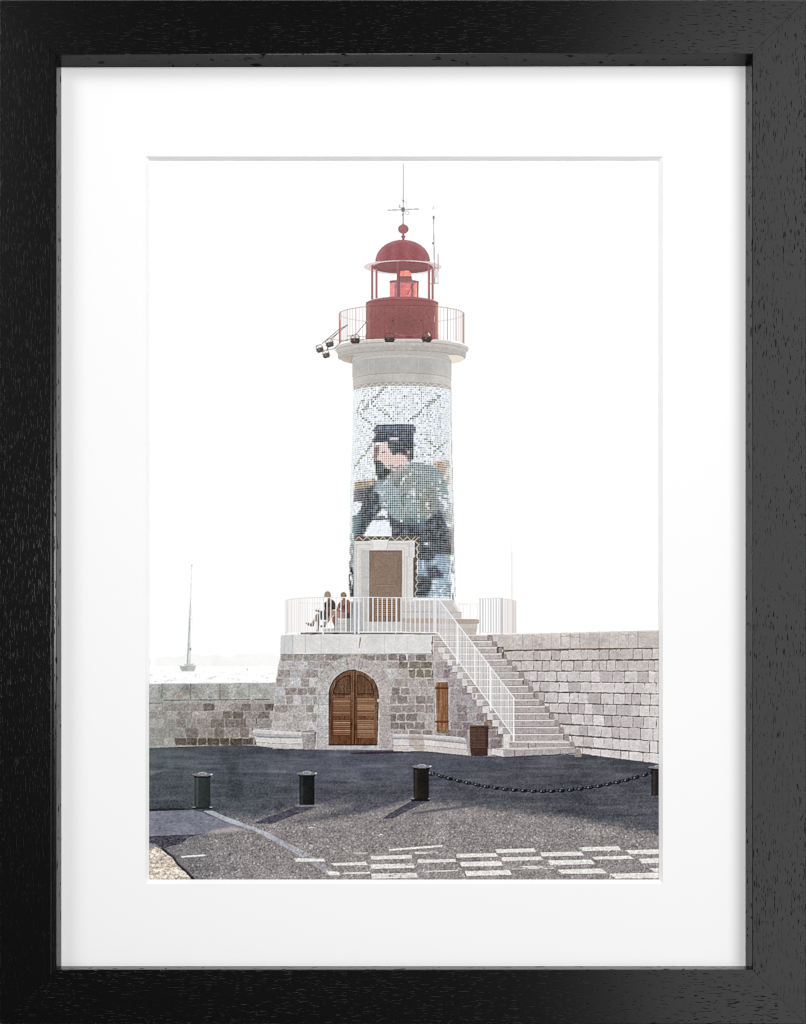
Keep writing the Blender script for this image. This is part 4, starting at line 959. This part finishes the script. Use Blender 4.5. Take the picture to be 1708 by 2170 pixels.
cp = np.array([(262, 262), (300, 270), (345, 285), (420, 305), (480, 320), (540, 332), (600, 345), (660, 354), (720, 362), (780, 368), (870, 374), (935, 376), (1000, 376),
               (1060, 374), (1120, 370), (1180, 363), (1240, 355), (1300, 347), (1360, 335), (1430, 320), (1500, 303), (1560, 285), (1640, 264)], float)
sx_, sy_ = 1260 + cp[:, 0] / 1.8978, 2380 + cp[:, 1] / 1.8978
L = np.concatenate([[0], np.cumsum(np.hypot(np.diff(sx_), np.diff(sy_)))])
tot = L[-1]; n = 48; step = tot / n
BK = (28, 26, 32)
def at(s): return float(np.interp(s, L, sx_)), float(np.interp(s, L, sy_))
for k in range(n):
    s = (k + .5) * step; xx_, yy_ = at(s); xa, ya = at(s - 3); xb, yb = at(s + 3); a = math.atan2(yb - ya, xb - xa)
    big = k % 2 == 0
    lx_ = step * (.86 if big else .80); h_ = (7.6 if k > 1 else 9.5) if big else 4.4
    pts = [(xx_ + lx_ * math.cos(t) * math.cos(a) - h_ * math.sin(t) * math.sin(a), yy_ + lx_ * math.cos(t) * math.sin(a) + h_ * math.sin(t) * math.cos(a)) for t in np.linspace(0, 6.283, 18)[:-1]]
    poly(pts, BK, CH, g=6)
    if big:
        for sg in (-1, 1):
            hx_, hy_ = xx_ + sg * lx_ * .38 * math.cos(a), yy_ + sg * lx_ * .38 * math.sin(a)
            ell(hx_, hy_, 2.1, 2.0 if k > 1 else 4, (130, 130, 142), CH)
        path([(xx_ + lx_ * t_ * math.cos(a) + h_ * .75 * math.sin(a), yy_ + lx_ * t_ * math.sin(a) - h_ * .75 * math.cos(a)) for t_ in (-.4, 0, .4)], 1.1, (140, 140, 148), CH, al=.8)
    else: line(xx_ - 3, yy_ - 1.4, xx_ + 3, yy_ - 1.2, 1, (120, 120, 128), CH)

# ================================================================ light in the air of the photograph
hole = (ids == 0) & (YY > 2141) & (XX > 906) & (XX < 1640) & (YY > 2141); img[hole] = np.array([146, 138, 137]) + 12 * GR[hole][:, None]; ids[hole] = BASE
hole = (ids == 0) & (XX >= 1640) & (YY > 2090); img[hole] = np.array([128, 119, 117]) + 12 * GR[hole][:, None]; ids[hole] = SW
hole = (ids == 0) & (XX <= 906) & (YY > 2236); img[hole] = np.array([140, 134, 130]) + 12 * GR[hole][:, None]; ids[hole] = QW
skym = ((ids == 0) | (ids == SEA) | (ids == HILL)).astype(np.float32)
small = skym[:H // 8 * 8, :W // 8 * 8].reshape(H // 8, 8, W // 8, 8).mean((1, 3))
b1 = upsample(gauss(small, 1.6), H, W)[..., None]; b2 = upsample(gauss(small, 6), H, W)[..., None]
notsky = (ids > 0)[..., None]
k = (.15 * np.clip(b1 - .15, 0, 1) + .10 * b2) * (1 - .35 * np.clip((YY[..., None] - 1900) / 500, 0, 1))
soft_ids = (ids != CH)[..., None]
img = np.where(notsky & (YY[..., None] < 2300), img + (255 - img) * k, img)
# greenish veil low at the left
v = .26 * np.exp(-((XX - 500) / 120) ** 2 - ((YY - 2390) / 110) ** 2); v = np.where((ids > 0) & (ids < LH), v, 0)[..., None]
img = img * (1 - v) + np.array([160, 168, 163], np.float32) * v
low = ((ids > 0) & (ids != BAN) & (YY > 2060) & (XX > 476))[..., None]
img = np.where(low, img + .11 * (img.mean(-1, keepdims=True) - 135) - 1, img)
ppl = ((ids == M1) | (ids == M2))[..., None]; img = np.where(ppl, img * .87 - 2, img)
for k_ in range(3): img[..., k_] += .55 * (img[..., k_] - gauss(img[..., k_], 2.4))
obj = np.roll(1 - small, 1, axis=1); obj[:, 0] = 0
gl = upsample(gauss(obj, 1.8), H, W) * (ids == 0) * (YY < 2150) * (XX > 1100)
img -= gl[..., None] * np.array([1, 6, 11], np.float32)
img = np.clip(img, 0, 255)

# ================================================================ from the picture to the framed thing
import bpy
scene = bpy.context.scene
U = 0.4 / 2628                                   # one picture unit in metres
CXP, CYP = 1172.0, 2516.0                        # the point of the picture straight in front of the lens
DIST, DEEP, BOARD = 3450.0, 60.0, 12.0           # lens distance, rebate depth, thickness of the mat board

def wpt(ax, ay, d):
    """where a point seen at (ax, ay) really lies when it is d units behind the face of the frame"""
    k = (DIST + d) / DIST; sx = CXP + (ax - CXP) * k; sy = CYP + (ay - CYP) * k
    return ((sx - 1314) * U, d * U, (3338 - sy) * U)

def fpt(sx, sy, d): return ((sx - 1314) * U, d * U, (3338 - sy) * U)

col = scene.collection
def link(name, me, parent=None, mat=None):
    o = bpy.data.objects.new(name, me); col.objects.link(o)
    if mat: me.materials.append(mat)
    if parent: o.parent = parent
    return o

def mesh(name, verts, faces):
    me = bpy.data.meshes.new(name); me.from_pydata(verts, [], faces); me.update(); return me

def material(name):
    m = bpy.data.materials.new(name); m.use_nodes = True
    return m, m.node_tree.nodes, m.node_tree.links, m.node_tree.nodes['Principled BSDF']

def black_wood(name, vertical):
    m, N, L, b = material(name)
    tc = N.new('ShaderNodeTexCoord')
    def noise(long_, across, detail=3, rough=.55, seed=0.0):
        mp = N.new('ShaderNodeMapping'); mp.inputs['Location'].default_value = (seed, seed * .7, seed * 1.3)
        s = (1 / (across * U), 1 / (20 * U), 1 / (long_ * U)) if vertical else (1 / (long_ * U), 1 / (20 * U), 1 / (across * U))
        mp.inputs['Scale'].default_value = s
        L.new(tc.outputs['Object'], mp.inputs['Vector'])
        n = N.new('ShaderNodeTexNoise'); n.inputs['Scale'].default_value = 1; n.inputs['Detail'].default_value = detail; n.inputs['Roughness'].default_value = rough
        L.new(mp.outputs[0], n.inputs['Vector']); return n.outputs['Fac']
    def rng_(src, a, b_, c=0.0, d=1.0):
        r = N.new('ShaderNodeMapRange'); r.inputs[1].default_value = a; r.inputs[2].default_value = b_; r.inputs[3].default_value = c; r.inputs[4].default_value = d
        L.new(src, r.inputs[0]); return r.outputs[0]
    def math_(op, a, b_):
        r = N.new('ShaderNodeMath'); r.operation = op
        for k, v in enumerate((a, b_)):
            if isinstance(v, (int, float)): r.inputs[k].default_value = v
            else: L.new(v, r.inputs[k])
        return r.outputs[0]
    pores = rng_(noise(44, 4.2, 2, .5), .625, .69)
    pores2 = rng_(noise(22, 3.6, 1, .5, 3.1), .67, .73)
    where = rng_(noise(260, 120, 2, .5, 7.7), .35, .6, .25, 1)
    p = math_('MULTIPLY', math_('MAXIMUM', pores, pores2), where)
    fine = noise(60, 7, 4, .65, 1.9)
    mix = N.new('ShaderNodeMix'); mix.data_type = 'RGBA'
    mix.inputs[6].default_value = (.0022, .0022, .0023, 1); mix.inputs[7].default_value = (.0006, .0006, .0006, 1)
    L.new(p, mix.inputs[0]); L.new(mix.outputs[2], b.inputs['Base Color'])
    h = math_('SUBTRACT', math_('MULTIPLY', fine, .10), p)
    bp = N.new('ShaderNodeBump'); bp.inputs['Strength'].default_value = .42; bp.inputs['Distance'].default_value = .9 * U
    L.new(h, bp.inputs['Height']); L.new(bp.outputs[0], b.inputs['Normal'])
    L.new(rng_(p, 0, 1, .23, .75), b.inputs['Roughness'])
    L.new(rng_(p, 0, 1, .27, .05), b.inputs['Specular IOR Level'])
    return m

def board(name, c, bump=.12):
    m, N, L, b = material(name)
    b.inputs['Base Color'].default_value = (*c, 1); b.inputs['Roughness'].default_value = .9; b.inputs['Specular IOR Level'].default_value = .1
    tc = N.new('ShaderNodeTexCoord'); n = N.new('ShaderNodeTexNoise'); n.inputs['Scale'].default_value = 1 / (7 * U); n.inputs['Detail'].default_value = 5
    L.new(tc.outputs['Object'], n.inputs['Vector'])
    bp = N.new('ShaderNodeBump'); bp.inputs['Strength'].default_value = bump; bp.inputs['Distance'].default_value = .5 * U
    L.new(n.outputs['Fac'], bp.inputs['Height']); L.new(bp.outputs[0], b.inputs['Normal'])
    return m

def print_mat():
    m, N, L, b = material('photo_paper')
    a = N.new('ShaderNodeVertexColor'); a.layer_name = 'ink'
    L.new(a.outputs['Color'], b.inputs['Base Color'])
    b.inputs['Roughness'].default_value = .8; b.inputs['Specular IOR Level'].default_value = .06
    return m

WV, WHZ = black_wood('black_wood_upright', True), black_wood('black_wood_level', False)
MATB = board('white_mat_board', (.865, .865, .865)); CORE = board('white_mat_core', (.91, .91, .91)); BACK = board('grey_backing_board', (.35, .33, .3))
PAP = print_mat()

pic = bpy.data.objects.new('framed_picture', None); col.objects.link(pic)
pic.empty_display_size = .05
pic['label'] = 'black wooden frame with wide white mat round a photograph of a red topped lighthouse'
pic['category'] = 'framed picture'

# ---- four mitred rails. profile: (how far inward from the outer edge, 0..1 across the face, plus an offset; depth)
OUT = [(-1.5, -1.5), (2629.5, -1.5), (2629.5, 3339.5), (-1.5, 3339.5)]
INN = [(183.2, 179.0), (2452.8, 174.8), (2452.8, 3160.6), (183.2, 3160.6)]
def rail(i, m, prof, lab):
    a, b = OUT[i], OUT[(i + 1) % 4]; c, d = INN[i], INN[(i + 1) % 4]
    L_ = math.hypot(b[0] - a[0], b[1] - a[1]); ux, uy = (b[0] - a[0]) / L_, (b[1] - a[1]) / L_
    V = []
    n = 2
    for e, (o, q, s) in enumerate(((a, c, 1), (b, d, -1))):
        for f, off, dep in prof:
            x = o[0] + (q[0] - o[0]) * f + (q[0] - o[0]) / abs(q[0] - o[0]) * off
            y = o[1] + (q[1] - o[1]) * f + (q[1] - o[1]) / abs(q[1] - o[1]) * off
            V.append(fpt(x + ux * s * .55, y + uy * s * .55, dep))
    k = len(prof)
    F = [(j, (j + 1) % k, k + (j + 1) % k, k + j) for j in range(k)] + [tuple(range(k))[::-1], tuple(range(k, 2 * k))]
    me = mesh('rail', V, F)
    o = link('rail', me, pic, m); o['label'] = lab
    import bmesh
    bm = bmesh.new(); bm.from_mesh(me); bmesh.ops.recalc_face_normals(bm, faces=bm.faces); bm.to_mesh(me); bm.free()
    return o
plain = [(0, 0, 118), (0, 0, 3), (0, .8, .9), (0, 3, 0), (1, -2.2, 0), (1, -.6, .6), (1, 0, 2.2), (1, 0, DEEP + 1), (1, -30, DEEP + 1), (1, -30, 118)]
grooved = [(0, 0, 118), (0, 0, 3), (0, .8, .9), (0, 3, 0), (1, -21, 0), (1, -19.6, 1.5), (1, -14, 3.2), (1, -12.6, .6), (1, -9, .6), (1, -7.6, 1.6), (1, -1.2, 2.6), (1, 0, 5), (1, 0, DEEP + 1), (1, -30, DEEP + 1), (1, -30, 118)]
rail(0, WHZ, plain, 'top rail of the black frame'); rail(1, WV, plain, 'right rail of the black frame, the greyest one')
rail(2, WHZ, plain, 'bottom rail of the black frame'); rail(3, WV, grooved, 'left rail of the black frame with two fine grooves')

# ---- mat board with its bevelled window
sheet = [fpt(x, y, DEEP + 1.5) for x, y in ((160, 150), (2476, 150), (2476, 3184), (160, 3184))]
win = [wpt(x, y, DEEP + 1.5) for x, y in ((474.5, 510), (2161, 510), (2161, 2882), (474.5, 2882))]
winb = [wpt(x, y, DEEP + 1.5 + BOARD) for x, y in ((486.6, 522.3), (2147.5, 522.3), (2147.5, 2867), (486.6, 2867))]
V = sheet + win + winb + [(x, (DEEP + 1.5 + BOARD) * U, z) for x, y, z in sheet]
F = [(j, (j + 1) % 4, 4 + (j + 1) % 4, 4 + j) for j in range(4)] + [(12 + j, 8 + j, 8 + (j + 1) % 4, 12 + (j + 1) % 4) for j in range(4)] + [(j, 12 + j, 12 + (j + 1) % 4, (j + 1) % 4) for j in range(4)]
mb = link('mat', mesh('mat', V, F), pic, MATB); mb['label'] = 'wide white mat with a rectangular window'
V = win + winb
bv = link('mat_bevel', mesh('mat_bevel', V, [(j, (j + 1) % 4, 4 + (j + 1) % 4, 4 + j) for j in range(4)]), mb, CORE)

# ---- the photo print: one flat sheet, split along the outlines of what it shows
PD = DEEP + 1.5 + BOARD + 1.2
step = 2
hh, ww = H // step, W // step
small = img[:hh * step, :ww * step].reshape(hh, step, ww, step, 3)
lin = lambda c: np.where(c <= .04045, c / 12.92, ((c + .055) / 1.055) ** 2.4)
cell = lin(small / 255).mean((1, 3))                          # colour per cell of step x step
cid = ids[step // 2:hh * step:step, step // 2:ww * step:step][:hh, :ww]
p = np.pad(cell, ((1, 1), (1, 1), (0, 0)), mode='edge')
vert = (p[:-1, :-1] + p[1:, :-1] + p[:-1, 1:] + p[1:, 1:]) / 4 # colour per grid corner
sharp = .75 * (vert - (np.pad(vert, ((1, 1), (0, 0), (0, 0)), mode='edge')[:-2] + np.pad(vert, ((1, 1), (0, 0), (0, 0)), mode='edge')[2:] +
        np.pad(vert, ((0, 0), (1, 1), (0, 0)), mode='edge')[:, :-2] + np.pad(vert, ((0, 0), (1, 1), (0, 0)), mode='edge')[:, 2:]) / 4)
vert = np.clip(vert + sharp, 0.002, 1.0) * .93
k = (DIST + PD) / DIST
gy_, gx_ = np.mgrid[0:hh + 1, 0:ww + 1]
px = ((CXP + (X0 + gx_ * step - CXP) * k) - 1314) * U; pz = (3338 - (CYP + (Y0 + gy_ * step - CYP) * k)) * U
def grid_mesh(name, quads):
    """quads: (r0, c0, r1, c1) arrays in grid corners"""
    r0, c0, r1, c1 = quads
    idx = np.stack([r1 * (ww + 1) + c0, r1 * (ww + 1) + c1, r0 * (ww + 1) + c1, r0 * (ww + 1) + c0], 1)
    u_, inv = np.unique(idx, return_inverse=True); inv = inv.reshape(idx.shape)
    nv, nf = len(u_), len(idx)
    co = np.empty((nv, 3), np.float32); co[:, 0] = px.ravel()[u_]; co[:, 1] = PD * U; co[:, 2] = pz.ravel()[u_]
    me = bpy.data.meshes.new(name); me.vertices.add(nv); me.vertices.foreach_set('co', co.ravel())
    me.loops.add(nf * 4); me.loops.foreach_set('vertex_index', inv.ravel().astype(np.int32))
    me.polygons.add(nf); me.polygons.foreach_set('loop_start', np.arange(0, nf * 4, 4, dtype=np.int32))
    me.update(calc_edges=True)
    at_ = me.color_attributes.new('ink', 'FLOAT_COLOR', 'POINT')
    cc_ = np.ones((nv, 4), np.float32); cc_[:, :3] = vert.reshape(-1, 3)[u_]; at_.data.foreach_set('color', cc_.ravel())
    me.validate(); return me
# blank paper (sky) in large cells, drawn parts in fine ones
BL = 8
bh, bw = hh // BL, ww // BL
blank = np.zeros((hh, ww), bool)
white = (cid == 0) & (cell.min(-1) > .995)
wb = white[:bh * BL, :bw * BL].reshape(bh, BL, bw, BL).all((1, 3))
er = wb.copy(); er[1:] &= wb[:-1]; er[:-1] &= wb[1:]; er[:, 1:] &= wb[:, :-1]; er[:, :-1] &= wb[:, 1:]
blank[:bh * BL, :bw * BL] = np.kron(er, np.ones((BL, BL), bool))
br, bc = np.nonzero(er)
r, c = np.nonzero((cid == 0) & ~blank)
q = tuple(np.concatenate(z) for z in ((br * BL, r), (bc * BL, c), (br * BL + BL, r + 1), (bc * BL + BL, c + 1)))
pr = link('print', grid_mesh('print', q), pic, PAP); pr['label'] = 'bright photograph of a lighthouse on a quay under a white sky'
for i in range(1, len(NAMES)):
    r, c = np.nonzero(cid == i)
    if len(r) == 0: continue
    o = link(NAMES[i], grid_mesh(NAMES[i], (r, c, r + 1, c + 1)), pr, PAP)
    if LABELS.get(i): o['label'] = LABELS[i]

# ---- backing board and the wall it hangs on
bk = [fpt(x, y, d) for d in (PD + 3, PD + 14) for x, y in ((158, 148), (2478, 148), (2478, 3186), (158, 3186))]
link('backing_board', mesh('backing_board', bk, [(0, 1, 2, 3), (7, 6, 5, 4), (0, 4, 5, 1), (1, 5, 6, 2), (2, 6, 7, 3), (3, 7, 4, 0)]), pic, BACK)
WALLM = board('white_wall_paint', (.78, .78, .77), .3)
wl_ = link('wall', mesh('wall', [(-1.5, 122 * U, -1.0), (1.5, 122 * U, -1.0), (1.5, 122 * U, 1.6), (-1.5, 122 * U, 1.6)], [(0, 1, 2, 3)]), None, WALLM)
wl_['kind'] = 'structure'

# ================================================================ lamps
def lamp(name, loc, target, sx, sy, radiance, c=(1, 1, 1)):
    l = bpy.data.lights.new(name, 'AREA'); l.shape = 'RECTANGLE'; l.size = sx; l.size_y = sy; l.color = c
    l.energy = radiance * math.pi * sx * sy
    o = bpy.data.objects.new(name, l); col.objects.link(o); o.location = loc
    from mathutils import Vector
    o.rotation_euler = (Vector(target) - Vector(loc)).to_track_quat('-Z', 'Y').to_euler()
    return o
lamp('softbox', (-1.15, -1.05, 1.25), (-.05, 0, .27), .7, .7, 6.4)
lamp('softbox', (-.02, -1.35, .46), (0, 0, .26), .32, .32, 29.0)
lamp('softbox', (.98, -1.5, .50), (.35, 0, .3), .95, 2.3, 2.9)
w = bpy.data.worlds.new('World'); scene.world = w; w.use_nodes = True
w.node_tree.nodes['Background'].inputs[0].default_value = (1, 1, 1, 1); w.node_tree.nodes['Background'].inputs[1].default_value = .10

# ================================================================ camera
cam = bpy.data.cameras.new('camera'); co = bpy.data.objects.new('camera', cam); col.objects.link(co); scene.camera = co
co.location = ((CXP - 1314) * U, -DIST * U, (3338 - CYP) * U); co.rotation_euler = (math.pi / 2, 0, 0)
cam.sensor_fit = 'VERTICAL'; cam.sensor_height = 36; cam.sensor_width = 36
cam.lens = 36 * DIST / 3338
cam.shift_x = (1314 - CXP) / 3338; cam.shift_y = (CYP - 1669) / 3338
cam.clip_start = .01; cam.clip_end = 50
scene.view_settings.view_transform = 'Standard'; scene.view_settings.look = 'None'
scene.view_settings.exposure = 0; scene.view_settings.gamma = 1; scene.view_settings.use_curve_mapping = False
scene.render.engine = 'CYCLES'; scene.cycles.filter_width = 1.1
